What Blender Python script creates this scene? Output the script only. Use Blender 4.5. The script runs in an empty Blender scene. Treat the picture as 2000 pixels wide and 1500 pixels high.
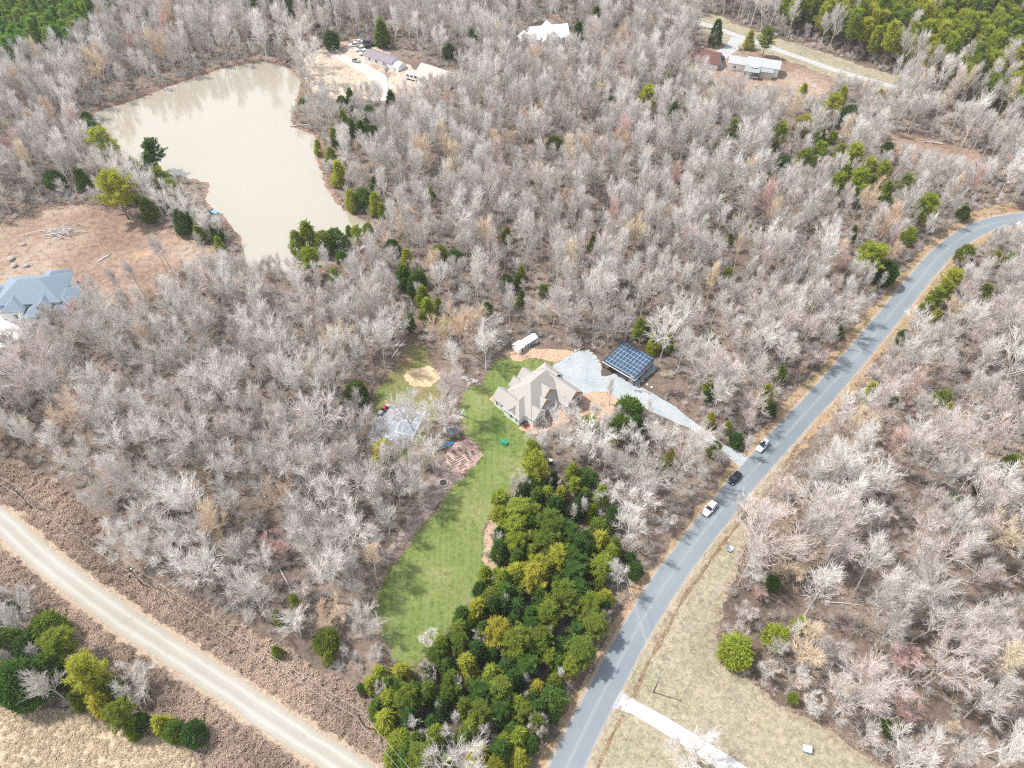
import bpy, bmesh, math, random
import numpy as np
from mathutils import Vector, Matrix
from mathutils.geometry import tessellate_polygon

C = bpy.context.scene.collection
S = bpy.context.scene
PI = math.pi
R = math.radians
# ------------------------------------------------------------------ camera
EYE_H, PITCH, FPX = 160.0, R(49), 1450.0      # metres above the ground, tilt below the horizon, focal length in photo pixels
cam_d = bpy.data.cameras.new("camera"); cam_d.sensor_width = 36.0; cam_d.lens = 36.0 * FPX / 2000
cam_d.clip_start = 1.0; cam_d.clip_end = 5000
cam = bpy.data.objects.new("camera", cam_d); C.objects.link(cam)
cam.location = (0, 0, EYE_H); cam.rotation_euler = (R(90) - PITCH, 0, 0)
S.camera = cam
# ------------------------------------------------------------------ world and sun
SUN_EL, SUN_AZ = R(57), math.atan2(0.30, -0.95)     # direction towards the sun, angle from +X
w = bpy.data.worlds.new("World"); S.world = w; w.use_nodes = True
wn = w.node_tree; wn.nodes.clear()
wo = wn.nodes.new('ShaderNodeOutputWorld'); wb = wn.nodes.new('ShaderNodeBackground')
sk = wn.nodes.new('ShaderNodeTexSky'); sk.sky_type = 'NISHITA'; sk.sun_disc = False
sk.sun_elevation = SUN_EL; sk.sun_rotation = R(90) - SUN_AZ
sk.air_density = 1.0; sk.dust_density = 3.0; sk.ozone_density = 1.0; sk.altitude = 200
wb.inputs['Strength'].default_value = 0.12
wn.links.new(sk.outputs[0], wb.inputs['Color'])
# thin white cloud over the lower sky
tcw = wn.nodes.new('ShaderNodeTexCoord'); mpw = wn.nodes.new('ShaderNodeMapping'); mpw.inputs['Scale'].default_value = (1, 1, 2.2); nzw = wn.nodes.new('ShaderNodeTexNoise'); nzw.inputs['Scale'].default_value = 1.6; nzw.inputs['Detail'].default_value = 7
wn.links.new(tcw.outputs['Generated'], mpw.inputs[0]); wn.links.new(mpw.outputs[0], nzw.inputs['Vector'])
spw = wn.nodes.new('ShaderNodeSeparateXYZ'); wn.links.new(tcw.outputs['Generated'], spw.inputs[0])
bandw = wn.nodes.new('ShaderNodeMapRange'); bandw.inputs[1].default_value = .95; bandw.inputs[2].default_value = .45; bandw.inputs[3].default_value = -.25; bandw.inputs[4].default_value = .45; wn.links.new(spw.outputs['Z'], bandw.inputs[0])
addw = wn.nodes.new('ShaderNodeMath'); addw.operation = 'ADD'; wn.links.new(nzw.outputs['Fac'], addw.inputs[0]); wn.links.new(bandw.outputs[0], addw.inputs[1])
cmw = wn.nodes.new('ShaderNodeMapRange'); cmw.interpolation_type = 'SMOOTHSTEP'; cmw.inputs[1].default_value = .45; cmw.inputs[2].default_value = .85; wn.links.new(addw.outputs[0], cmw.inputs[0])
cbw = wn.nodes.new('ShaderNodeBackground'); cbw.inputs['Color'].default_value = (.92, .96, 1.0, 1); cbw.inputs['Strength'].default_value = 1.0
mxw = wn.nodes.new('ShaderNodeMixShader'); wn.links.new(cmw.outputs[0], mxw.inputs[0]); wn.links.new(wb.outputs[0], mxw.inputs[1]); wn.links.new(cbw.outputs[0], mxw.inputs[2]); wn.links.new(mxw.outputs[0], wo.inputs[0])
sd = bpy.data.lights.new("sun", 'SUN'); sd.energy = 3.4; sd.angle = R(1.5); sd.color = (1.0, 0.965, 0.915)
so = bpy.data.objects.new("sun", sd); C.objects.link(so)
sun_dir = Vector((math.cos(SUN_EL) * math.cos(SUN_AZ), math.cos(SUN_EL) * math.sin(SUN_AZ), math.sin(SUN_EL)))
so.rotation_euler = sun_dir.to_track_quat('Z', 'Y').to_euler(); so.location = sun_dir * 300
S.view_settings.view_transform = 'Standard'; S.view_settings.look = 'None'
S.view_settings.exposure = 0.66; S.view_settings.gamma = 1.0
S.cycles.max_bounces = 5; S.cycles.diffuse_bounces = 2; S.cycles.glossy_bounces = 2; S.cycles.transparent_max_bounces = 6
S.cycles.volume_bounces = 0; S.cycles.filter_width = 1.15; S.cycles.use_denoising = False
# ------------------------------------------------------------------ plan: photo pixels surveyed onto the ground, metres
CP, SP = math.cos(PITCH), math.sin(PITCH)
def G(px, py, h=0.0):
    x = (px - 1000) / FPX; y = -(py - 750) / FPX
    dy, dz = CP + y * SP, -SP + y * CP
    t = (EYE_H - h) / -dz
    return (x * t, dy * t)
def to_px(X, Y, Z=0.0):
    z = Y * CP - (Z - EYE_H) * SP; y = Y * SP + (Z - EYE_H) * CP
    return (1000 + FPX * X / z, 750 - FPX * y / z, z)
def GP(pts): return [G(*p) for p in pts]
# ------------------------------------------------------------------ mesh helpers
class MB:
    def __init__(s): s.v = []; s.f = []; s.m = []
    def add(s, vs, fs, m=0):
        o = len(s.v); s.v.extend([tuple(v) for v in vs]); s.f.extend([tuple(i + o for i in f) for f in fs]); s.m.extend([m] * len(fs)); return s
    def box(s, x0, x1, y0, y1, z0, z1, m=0):
        return s.add([(x0,y0,z0),(x1,y0,z0),(x1,y1,z0),(x0,y1,z0),(x0,y0,z1),(x1,y0,z1),(x1,y1,z1),(x0,y1,z1)],
                     [(0,3,2,1),(4,5,6,7),(0,1,5,4),(1,2,6,5),(2,3,7,6),(3,0,4,7)], m)
    def slab(s, poly, t, m=0):
        n = len(poly); lo = [(p[0], p[1], p[2] - t) for p in poly]
        return s.add(list(poly) + lo, [tuple(range(n)), tuple(range(2 * n - 1, n - 1, -1))] + [(i, i + n, (i + 1) % n + n, (i + 1) % n) for i in range(n)], m)
    def tube(s, pts, rads, k=5, m=0, cap=False):
        rings = []
        for i, p in enumerate(pts):
            a = Vector(pts[max(i - 1, 0)]); b = Vector(pts[min(i + 1, len(pts) - 1)])
            d = (b - a); d = d.normalized() if d.length > 1e-6 else Vector((0, 0, 1))
            q = Vector((1, 0, 0)) if abs(d.x) < .8 else Vector((0, 1, 0))
            e = d.cross(q).normalized(); g = d.cross(e)
            o = len(s.v); rings.append(o)
            for j in range(k):
                an = 2 * PI * j / k; c = Vector(p) + (e * math.cos(an) + g * math.sin(an)) * rads[i]; s.v.append(tuple(c))
        for i in range(len(pts) - 1):
            for j in range(k):
                s.f.append((rings[i] + j, rings[i] + (j + 1) % k, rings[i + 1] + (j + 1) % k, rings[i + 1] + j)); s.m.append(m)
        if cap:
            s.f.append(tuple(rings[-1] + j for j in range(k))); s.m.append(m)
            s.f.append(tuple(rings[0] + j for j in reversed(range(k)))); s.m.append(m)
        return s
    def loft(s, secs, m=0, cap=True):
        """secs: list of closed rings with the same number of points"""
        n = len(secs[0]); o = len(s.v)
        for r in secs: s.v.extend([tuple(p) for p in r])
        for i in range(len(secs) - 1):
            for j in range(n):
                s.f.append((o + i*n + j, o + i*n + (j+1) % n, o + (i+1)*n + (j+1) % n, o + (i+1)*n + j)); s.m.append(m)
        if cap:
            s.f.append(tuple(o + j for j in reversed(range(n)))); s.m.append(m)
            s.f.append(tuple(o + (len(secs)-1)*n + j for j in range(n))); s.m.append(m)
        return s
    def mesh(s, name, mats, smooth=False):
        me = bpy.data.meshes.new(name); me.from_pydata(s.v, [], s.f)
        for m in (mats if isinstance(mats, (list, tuple)) else [mats]): me.materials.append(m)
        if any(s.m): me.polygons.foreach_set('material_index', s.m)
        if smooth: me.polygons.foreach_set('use_smooth', [True] * len(s.f))
        me.update(); return me
    def obj(s, name, mats, parent=None, smooth=False, bevel=0, fixn=True):
        me = s.mesh(name, mats, smooth)
        if fixn:
            bm = bmesh.new(); bm.from_mesh(me)
            if bevel:
                es = [e for e in bm.edges if len(e.link_faces) == 2 and e.calc_face_angle(0) > .5]
                try: bmesh.ops.bevel(bm, geom=es, offset=bevel, segments=2, affect='EDGES', clamp_overlap=True)
                except Exception: pass
            bmesh.ops.recalc_face_normals(bm, faces=bm.faces); bm.to_mesh(me); bm.free()
        o = bpy.data.objects.new(name, me); C.objects.link(o)
        if parent is not None: o.parent = parent
        return o
def tag(o, label=None, cat=None, group=None, kind=None):
    if label: o['label'] = label
    if cat: o['category'] = cat
    if group: o['group'] = group
    if kind: o['kind'] = kind
    return o
def empty(name, loc, rz=0, label=None, cat=None, group=None):
    o = bpy.data.objects.new(name, None); C.objects.link(o); o.location = loc if len(loc) == 3 else (loc[0], loc[1], 0)
    o.rotation_euler = (0, 0, rz); o.empty_display_size = .5
    return tag(o, label, cat, group)
# ------------------------------------------------------------------ materials
_m = {}
def nodes(name):
    m = bpy.data.materials.new(name); m.use_nodes = True; nt = m.node_tree
    b = nt.nodes['Principled BSDF']; return m, nt, b
def flat(name, col, rough=.6, metal=0, spec=.3, var=.08, scale=3.0):
    if name in _m: return _m[name]
    m, nt, b = nodes(name)
    tc = nt.nodes.new('ShaderNodeTexCoord'); nz = nt.nodes.new('ShaderNodeTexNoise'); nz.inputs['Scale'].default_value = scale; nz.inputs['Detail'].default_value = 6
    cr = nt.nodes.new('ShaderNodeMapRange'); cr.inputs[1].default_value = .3; cr.inputs[2].default_value = .7; cr.inputs[3].default_value = 1 - var; cr.inputs[4].default_value = 1 + var
    mx = nt.nodes.new('ShaderNodeVectorMath'); mx.operation = 'SCALE'; mx.inputs[0].default_value = col
    nt.links.new(tc.outputs['Object'], nz.inputs['Vector']); nt.links.new(nz.outputs['Fac'], cr.inputs[0]); nt.links.new(cr.outputs[0], mx.inputs['Scale'])
    nt.links.new(mx.outputs[0], b.inputs['Base Color'])
    b.inputs['Roughness'].default_value = rough; b.inputs['Metallic'].default_value = metal; b.inputs['Specular IOR Level'].default_value = spec
    _m[name] = m; return m
def ramp(nt, fac, stops, interp='LINEAR'):
    r = nt.nodes.new('ShaderNodeValToRGB'); r.color_ramp.interpolation = interp
    el = r.color_ramp.elements
    while len(el) > 1: el.remove(el[-1])
    el[0].position = stops[0][0]; el[0].color = (*stops[0][1], 1)
    for p, c in stops[1:]:
        e = el.new(p); e.color = (*c, 1)
    nt.links.new(fac, r.inputs[0]); return r.outputs[0]
def noise(nt, scale, detail=5, rough=.55, vec=None, dist=0.0, stretch=None, rot=0):
    tc = nt.nodes.new('ShaderNodeTexCoord'); v = tc.outputs['Object']
    if stretch:
        mp = nt.nodes.new('ShaderNodeMapping'); mp.inputs['Scale'].default_value = stretch; mp.inputs['Rotation'].default_value = (0, 0, rot)
        nt.links.new(v, mp.inputs[0]); v = mp.outputs[0]
    n = nt.nodes.new('ShaderNodeTexNoise'); n.inputs['Scale'].default_value = scale; n.inputs['Detail'].default_value = detail; n.inputs['Roughness'].default_value = rough; n.inputs['Distortion'].default_value = dist
    nt.links.new(v, n.inputs['Vector']); return n.outputs['Fac']
def mixc(nt, fac, a, b):
    m = nt.nodes.new('ShaderNodeMix'); m.data_type = 'RGBA'
    if isinstance(fac, float): m.inputs[0].default_value = fac
    else: nt.links.new(fac, m.inputs[0])
    for s, i in ((a, 6), (b, 7)):
        if isinstance(s, tuple): m.inputs[i].default_value = (*s, 1)
        else: nt.links.new(s, m.inputs[i])
    return m.outputs[2]
def thr(nt, v, a, b):
    m = nt.nodes.new('ShaderNodeMapRange'); m.interpolation_type = 'SMOOTHSTEP'; m.inputs[1].default_value = a; m.inputs[2].default_value = b
    nt.links.new(v, m.inputs[0]); return m.outputs[0]
def bump(nt, b, h, strength=.5, dist=.2):
    n = nt.nodes.new('ShaderNodeBump'); n.inputs['Strength'].default_value = strength; n.inputs['Distance'].default_value = dist
    nt.links.new(h, n.inputs['Height']); nt.links.new(n.outputs[0], b.inputs['Normal'])
def scaled(nt, v, k, n=None):
    m = nt.nodes.new('ShaderNodeMath'); m.operation = 'MULTIPLY'; nt.links.new(v, m.inputs[0]); m.inputs[1].default_value = k
    if n is not None: nt.links.new(n, m.inputs[1])
    return m.outputs[0]
def soil(name, cols, big=.05, fine=1.2, patch=None, bumps=.6, stripes=None, con=1.0):
    """ground cover: cols = three colours mixed by a broad and a fine noise; patch = (colour, scale, lo, hi)"""
    if name in _m: return _m[name]
    m, nt, b = nodes(name)
    n1 = noise(nt, big, 6, .6); n2 = noise(nt, fine, 8, .65, dist=.6); n3 = noise(nt, fine * 4, 5, .7)
    c = ramp(nt, n1, [(.32, cols[0]), (.5, cols[1]), (.68, cols[2])])
    d = ramp(nt, n2, [(.3, (1 - .40 * con, 1 - .43 * con, 1 - .44 * con)), (.5, (1, 1, 1)), (.72, (1 + .40 * con, 1 + .36 * con, 1 + .32 * con))])
    mu = nt.nodes.new('ShaderNodeMix'); mu.data_type = 'RGBA'; mu.blend_type = 'MULTIPLY'; mu.inputs[0].default_value = 1
    nt.links.new(c, mu.inputs[6]); nt.links.new(d, mu.inputs[7]); out = mu.outputs[2]
    d2 = ramp(nt, n3, [(.3, (.78, .78, .78)), (.7, (1.22, 1.22, 1.22))])
    mu2 = nt.nodes.new('ShaderNodeMix'); mu2.data_type = 'RGBA'; mu2.blend_type = 'MULTIPLY'; mu2.inputs[0].default_value = 1
    nt.links.new(out, mu2.inputs[6]); nt.links.new(d2, mu2.inputs[7]); out = mu2.outputs[2]
    for (pc, sc, lo, hi) in (patch or []):
        out = mixc(nt, thr(nt, noise(nt, sc, 6, .65), lo, hi), out, pc)
    if stripes: out = mixc(nt, scaled(nt, thr(nt, noise(nt, .9, 2, .4, stretch=(1, .04, 1), rot=stripes[0]), .46, .58), .45), out, stripes[1])
    nt.links.new(out, b.inputs['Base Color']); b.inputs['Roughness'].default_value = .95; b.inputs['Specular IOR Level'].default_value = .1
    bump(nt, b, n2, bumps, .25)
    _m[name] = m; return m
M_LITTER = soil('leaf_litter', [(.105, .081, .066), (.172, .133, .108), (.265, .210, .168)], .045, 1.1,
                patch=[((.27, .20, .15), .021, .62, .74), ((.24, .13, .09), .06, .62, .72), ((.065, .045, .042), .09, .60, .74)])
M_LAWN = soil('lawn_grass', [(.110, .165, .040), (.155, .192, .056), (.220, .230, .100)], .07, .9,
              patch=[((.10, .175, .035), .045, .53, .68), ((.27, .24, .14), .16, .64, .78)], bumps=.3, stripes=(R(-33), (.19, .235, .09)))
M_ROUGH = soil('rough_grass', [(.15, .17, .055), (.20, .18, .085), (.11, .18, .040)], .10, 1.1, patch=[((.30, .19, .12), .12, .52, .66)], bumps=.5)
M_FIELD = soil('dry_grass', [(.25, .23, .165), (.32, .285, .21), (.235, .23, .145)], .055, .8,
               patch=[((.22, .225, .13), .09, .60, .74), ((.40, .35, .27), .13, .62, .75)], bumps=.5)
M_STRAW = soil('straw_field', [(.40, .32, .22), (.48, .39, .28), (.33, .25, .17)], .06, .7, bumps=.8)
M_BRUSH = soil('brown_brush', [(.20, .145, .115), (.28, .21, .165), (.37, .29, .23)], .07, .8, patch=[((.13, .085, .075), .11, .62, .74)], bumps=1.0)
M_VERGE = soil('verge_grass', [(.30, .20, .12), (.36, .26, .16), (.25, .22, .11)], .12, 1.4, bumps=.6)
M_DIRT = soil('red_dirt', [(.20, .130, .100), (.28, .205, .155), (.36, .285, .225)], .04, .6, patch=[((.46, .25, .13), .10, .64, .74), ((.30, .27, .15), .07, .63, .75)])
M_SAND = soil('sand', [(.48, .37, .235), (.54, .42, .275), (.45, .33, .20)], .3, 1.5, bumps=.3)
M_MULCH = soil('wood_mulch', [(.40, .28, .195), (.46, .335, .24), (.34, .22, .15)], .25, 2.0, bumps=.4)
M_GRAVEL = soil('blue_gravel', [(.30, .34, .36), (.36, .395, .41), (.42, .43, .43)], .12, 1.8, patch=[((.46, .42, .38), .12, .60, .75)], bumps=.2, con=.45)
M_YARD = soil('pale_yard', [(.40, .33, .26), (.47, .40, .32), (.32, .23, .17)], .05, .7, patch=[((.28, .17, .12), .07, .60, .70)], bumps=.3)
M_CONC = soil('concrete', [(.47, .46, .45), (.52, .51, .50), (.49, .48, .47)], .2, 3.0, bumps=.1, con=.25)
M_BANK = soil('bank_mud', [(.17, .11, .085), (.26, .17, .13), (.33, .24, .19)], .2, 1.4)
M_BRICKG = soil('brick_ground', [(.36, .24, .21), (.46, .34, .31), (.40, .22, .17)], .5, 2.4, bumps=.4)
def tracks(nt, centre, width, wob=.06):
    """1 inside a lengthwise band of the road, from the across attribute (-1 .. 1)"""
    a = nt.nodes.new('ShaderNodeAttribute'); a.attribute_name = 'across'; nz = noise(nt, .12, 3)
    ad = nt.nodes.new('ShaderNodeMath'); ad.operation = 'MULTIPLY_ADD'; nt.links.new(nz, ad.inputs[0]); ad.inputs[1].default_value = wob * 4; nt.links.new(a.outputs['Fac'], ad.inputs[2])
    sb = nt.nodes.new('ShaderNodeMath'); sb.operation = 'SUBTRACT'; nt.links.new(ad.outputs[0], sb.inputs[0]); sb.inputs[1].default_value = centre + wob * 2
    ab = nt.nodes.new('ShaderNodeMath'); ab.operation = 'ABSOLUTE'; nt.links.new(sb.outputs[0], ab.inputs[0])
    m = nt.nodes.new('ShaderNodeMapRange'); m.interpolation_type = 'SMOOTHSTEP'; m.inputs[1].default_value = width; m.inputs[2].default_value = width * .3; nt.links.new(ab.outputs[0], m.inputs[0]); return m.outputs[0]
def asphalt():
    m, nt, b = nodes('asphalt')
    n1 = noise(nt, .03, 4); n2 = noise(nt, .4, 5); n3 = noise(nt, 6, 4)
    c = ramp(nt, n1, [(.35, (.175, .210, .235)), (.65, (.225, .258, .280))])
    c = mixc(nt, scaled(nt, tracks(nt, 0, .16, .02), .4), c, (.30, .33, .345)); c = mixc(nt, scaled(nt, tracks(nt, -.62, .22, .02), .30), c, (.19, .215, .24)); c = mixc(nt, scaled(nt, tracks(nt, .62, .22, .02), .30), c, (.19, .215, .24))
    c = mixc(nt, scaled(nt, tracks(nt, 1.0, .10, .05), .7), c, (.36, .33, .29)); c = mixc(nt, scaled(nt, tracks(nt, -1.0, .10, .05), .7), c, (.36, .33, .29))
    c = mixc(nt, scaled(nt, thr(nt, n2, .58, .72), .35), c, (.17, .19, .21)); c = mixc(nt, scaled(nt, thr(nt, n3, .55, .9), .4), c, (.38, .39, .40))
    nt.links.new(c, b.inputs['Base Color']); b.inputs['Roughness'].default_value = .8; b.inputs['Specular IOR Level'].default_value = .25
    return m
M_ROAD = asphalt()
def gravel_road():
    m, nt, b = nodes('pale_gravel')
    n1 = noise(nt, .08, 5); n2 = noise(nt, .25, 5); n3 = noise(nt, 2.5, 6)
    c = ramp(nt, n1, [(.3, (.32, .305, .265)), (.7, (.385, .37, .33))])
    for cc in (-.45, .45): c = mixc(nt, scaled(nt, tracks(nt, cc, .22, .05), .55), c, (.46, .445, .40))
    c = mixc(nt, scaled(nt, tracks(nt, .05, .16, .07), .55), c, (.31, .295, .26)); c = mixc(nt, scaled(nt, tracks(nt, -.95, .20, .10), .6), c, (.33, .28, .21)); c = mixc(nt, scaled(nt, tracks(nt, .95, .20, .10), .6), c, (.33, .28, .21))
    c = mixc(nt, scaled(nt, thr(nt, n2, .62, .70), .6), c, (.30, .265, .20)); c = mixc(nt, scaled(nt, thr(nt, n3, .55, .8), .5), c, (.34, .31, .25))
    nt.links.new(c, b.inputs['Base Color']); b.inputs['Roughness'].default_value = .9; bump(nt, b, n3, .3, .1)
    return m
M_GROAD = gravel_road()
def water():
    m, nt, b = nodes('muddy_water')
    n1 = noise(nt, .025, 4)
    c = ramp(nt, n1, [(.3, (.320, .285, .225)), (.7, (.340, .308, .250))])
    nt.links.new(c, b.inputs['Base Color']); b.inputs['Roughness'].default_value = .04; b.inputs['IOR'].default_value = 1.75; b.inputs['Specular IOR Level'].default_value = 1.0
    n2 = noise(nt, .7, 3, .5, stretch=(1, 1.6, 1)); bump(nt, b, n2, .012, .3)
    return m
M_WATER = water()
def inst_attr(nt, name):
    a = nt.nodes.new('ShaderNodeAttribute'); a.attribute_type = 'INSTANCER'; a.attribute_name = name; return a.outputs['Fac']
BARK_STOPS = [(0, (.36, .335, .31)), (.3, (.50, .472, .445)), (.55, (.61, .582, .555)), (.62, (.49, .445, .425)), (.76, (.49, .425, .405)), (.82, (.52, .40, .29)), (.90, (.57, .50, .37)), (.94, (.50, .36, .33)), (1, (.53, .36, .33))]
def bark(name, k):
    m, nt, b = nodes(name)
    c = ramp(nt, inst_attr(nt, 'tint'), [(p, tuple(x * k for x in q)) for p, q in BARK_STOPS])
    nz = noise(nt, 1.3, 4); d = ramp(nt, nz, [(.3, (.72, .71, .70)), (.7, (1.18, 1.18, 1.18))])
    mu = nt.nodes.new('ShaderNodeMix'); mu.data_type = 'RGBA'; mu.blend_type = 'MULTIPLY'; mu.inputs[0].default_value = 1
    nt.links.new(c, mu.inputs[6]); nt.links.new(d, mu.inputs[7]); nt.links.new(mu.outputs[2], b.inputs['Base Color'])
    b.inputs['Roughness'].default_value = .9; b.inputs['Specular IOR Level'].default_value = .1
    return m
M_BARK = bark('pale_bark', 1.10); M_TWIG = bark('pale_twigs', 1.42)
def needles(name, k=1.0):
    m, nt, b = nodes(name)
    c = ramp(nt, scaled(nt, inst_attr(nt, 'tint'), .8), [(0, (.045, .095, .030)), (.24, (.105, .205, .042)), (.40, (.205, .265, .045)), (.545, (.310, .390, .055)), (.656, (.420, .450, .065)), (.80, (.450, .410, .065)), (.82, (.440, .410, .065)), (1.0, (.150, .340, .070))])
    nz = noise(nt, .55, 5, .7); d = ramp(nt, nz, [(.3, (.62, .62, .60)), (.7, (1.45, 1.40, 1.25))])
    mu = nt.nodes.new('ShaderNodeMix'); mu.data_type = 'RGBA'; mu.blend_type = 'MULTIPLY'; mu.inputs[0].default_value = 1
    nt.links.new(c, mu.inputs[6]); nt.links.new(d, mu.inputs[7]); nt.links.new(mu.outputs[2], b.inputs['Base Color'])
    b.inputs['Roughness'].default_value = .75; b.inputs['Specular IOR Level'].default_value = .2
    tl = nt.nodes.new('ShaderNodeBsdfTranslucent'); nt.links.new(mu.outputs[2], tl.inputs[0]); ms = nt.nodes.new('ShaderNodeMixShader'); ms.inputs[0].default_value = .48
    nt.links.new(b.outputs[0], ms.inputs[1]); nt.links.new(tl.outputs[0], ms.inputs[2]); nt.links.new(ms.outputs[0], nt.nodes['Material Output'].inputs[0])
    return m
M_NEEDLE = needles('needles')
M_CTRUNK = flat('conifer_bark', (.20, .14, .11), .9)
def leafm(name, col):
    m, nt, b = nodes(name); c = ramp(nt, inst_attr(nt, 'tint'), [(0, tuple(x * .65 for x in col)), (1, tuple(min(1, x * 1.35) for x in col))])
    nt.links.new(c, b.inputs['Base Color']); b.inputs['Roughness'].default_value = .9; return m
M_TUFT = leafm('dry_blades', (.44, .33, .255)); M_TUFTG = leafm('straw_blades', (.56, .46, .32))
M_SHINGLE = flat('grey_shingles', (.375, .355, .33), .85, var=.07, scale=2.5)
M_WHITE = flat('white_siding', (.84, .84, .84), .6, var=.03)
M_TRIM = flat('white_trim', (.74, .75, .77), .5, var=.03)
M_WOOD = flat('orange_wood', (.50, .25, .09), .6, var=.25, scale=5)
M_GLASS = flat('dark_glass', (.03, .04, .055), .08, spec=.6, var=0)
M_DARK = flat('dark_metal', (.035, .045, .07), .45, var=.1)
M_BLACK = flat('black_rubber', (.02, .02, .02), .7)
M_CHROME = flat('grey_metal', (.45, .46, .48), .35, metal=.6)
M_STONE = flat('grey_rock', (.36, .34, .33), .9, var=.3)
M_PANEL = flat('solar_cells', (.030, .080, .145), .18, spec=.6, var=.25, scale=1.2)
M_POLE = flat('dark_timber', (.10, .08, .07), .85)
M_WIRE = flat('aluminium_wire', (.55, .55, .55), .4, metal=.3)
M_LAMP = flat('lamp_glass', (.75, .72, .68), .2); M_RED = flat('red_plastic', (.45, .02, .03), .4); M_BLUE = flat('blue_plastic', (.02, .30, .62), .4); M_GREEN = flat('green_plastic', (.02, .25, .15), .5)
# ------------------------------------------------------------------ ground sheets
rng = random.Random(7)
def smooth_closed(pts, n=6):
    out = []; N = len(pts)
    for i in range(N):
        p0, p1, p2, p3 = pts[i - 1], pts[i], pts[(i + 1) % N], pts[(i + 2) % N]
        for k in range(n):
            t = k / n
            out.append(tuple(.5 * ((2 * p1[a]) + (-p0[a] + p2[a]) * t + (2 * p0[a] - 5 * p1[a] + 4 * p2[a] - p3[a]) * t * t + (-p0[a] + 3 * p1[a] - 3 * p2[a] + p3[a]) * t ** 3) for a in (0, 1)))
    return out
def densify(pts, step):
    out = []
    for i, p in enumerate(pts):
        q = pts[(i + 1) % len(pts)]; L = math.hypot(q[0] - p[0], q[1] - p[1]); n = max(1, int(L / step))
        out += [(p[0] + (q[0] - p[0]) * k / n, p[1] + (q[1] - p[1]) * k / n) for k in range(n)]
    return out
def ragged(pts, step=.9, amp=.45, seed=1):
    r = random.Random(seed); d = densify(pts, step); ph = [r.uniform(0, 6.28) for _ in range(6)]; out = []
    L = 0
    for i, p in enumerate(d):
        a, b = d[i - 1], d[(i + 1) % len(d)]; nx, ny = b[1] - a[1], a[0] - b[0]; l = math.hypot(nx, ny) or 1; L += step
        o = amp * (.6 * math.sin(L * .55 + ph[0]) + .5 * math.sin(L * 1.27 + ph[1]) + .4 * math.sin(L * .21 + ph[2]) + r.uniform(-.7, .7))
        out.append((p[0] + nx / l * o, p[1] + ny / l * o))
    return out
def sheet(name, pts, mat, z, amp=.45, kind='structure', step=.9, seed=1, smooth=True, thick=0):
    if smooth: pts = smooth_closed(pts)
    if amp: pts = ragged(pts, step, amp, seed)
    tris = tessellate_polygon([[Vector((p[0], p[1], 0)) for p in pts]])
    me = bpy.data.meshes.new(name)
    fs = []
    for a, b, c in tris:
        A, B, D = pts[a], pts[b], pts[c]
        fs.append((a, b, c) if (B[0]-A[0])*(D[1]-A[1]) - (B[1]-A[1])*(D[0]-A[0]) > 0 else (a, c, b))
    vs = [(p[0], p[1], z) for p in pts]
    if thick:
        n = len(pts); vs += [(p[0], p[1], z - thick) for p in pts]
        fs += [(i, (i + 1) % n, (i + 1) % n + n, i + n) for i in range(n)]
    me.from_pydata(vs, [], fs); me.materials.append(mat); me.update()
    o = bpy.data.objects.new(name, me); C.objects.link(o)
    if kind: o['kind'] = kind
    return o
def ribbon_pts(ctr, width, step=3.0):
    """centre line -> smooth left and right edges"""
    c = ctr[:]; out = []
    for i in range(len(c) - 1):
        p0 = c[max(i - 1, 0)]; p1 = c[i]; p2 = c[i + 1]; p3 = c[min(i + 2, len(c) - 1)]
        n = max(2, int(math.hypot(p2[0] - p1[0], p2[1] - p1[1]) / step))
        for k in range(n):
            t = k / n
            out.append(tuple(.5 * ((2 * p1[a]) + (-p0[a] + p2[a]) * t + (2 * p0[a] - 5 * p1[a] + 4 * p2[a] - p3[a]) * t * t + (-p0[a] + 3 * p1[a] - 3 * p2[a] + p3[a]) * t ** 3) for a in (0, 1)))
    out.append(c[-1]); Lf, Rt = [], []
    for i, p in enumerate(out):
        a, b = out[max(i - 1, 0)], out[min(i + 1, len(out) - 1)]; nx, ny = a[1] - b[1], b[0] - a[0]; l = math.hypot(nx, ny)
        w_ = width(i / (len(out) - 1)) if callable(width) else width
        Lf.append((p[0] + nx / l * w_ / 2, p[1] + ny / l * w_ / 2)); Rt.append((p[0] - nx / l * w_ / 2, p[1] - ny / l * w_ / 2))
    return out, Lf, Rt
def ribbon(name, ctr, width, mat, z, crown=0, jit=0, kind='structure', seed=3, step=3.0):
    r = random.Random(seed); mid, L, Rr = ribbon_pts(ctr, width, step); vs, fs = [], []
    for i in range(len(mid)):
        j1, j2 = r.uniform(-jit, jit), r.uniform(-jit, jit)
        l, m_, q = L[i], mid[i], Rr[i]
        dx, dy = (l[0] - q[0]), (l[1] - q[1]); d = math.hypot(dx, dy); dx /= d; dy /= d
        vs += [(l[0] + dx * j1, l[1] + dy * j1, z), (m_[0], m_[1], z + crown), (q[0] + dx * j2, q[1] + dy * j2, z)]
    for i in range(len(mid) - 1):
        a = 3 * i; fs += [(a, a + 1, a + 4, a + 3), (a + 1, a + 2, a + 5, a + 4)]
    me = bpy.data.meshes.new(name); me.from_pydata(vs, [], [tuple(reversed(f)) for f in fs]); me.materials.append(mat); me.update()
    at_ = me.attributes.new('across', 'FLOAT', 'POINT'); at_.data.foreach_set('value', [(-1., 0., 1.)[i % 3] for i in range(len(vs))])
    o = bpy.data.objects.new(name, me); C.objects.link(o); o['kind'] = kind
    bm = bmesh.new(); bm.from_mesh(me); bmesh.ops.recalc_face_normals(bm, faces=bm.faces)
    if sum(f.normal.z for f in bm.faces) < 0: bmesh.ops.reverse_faces(bm, faces=bm.faces)
    bm.to_mesh(me); bm.free()
    return o
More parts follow.
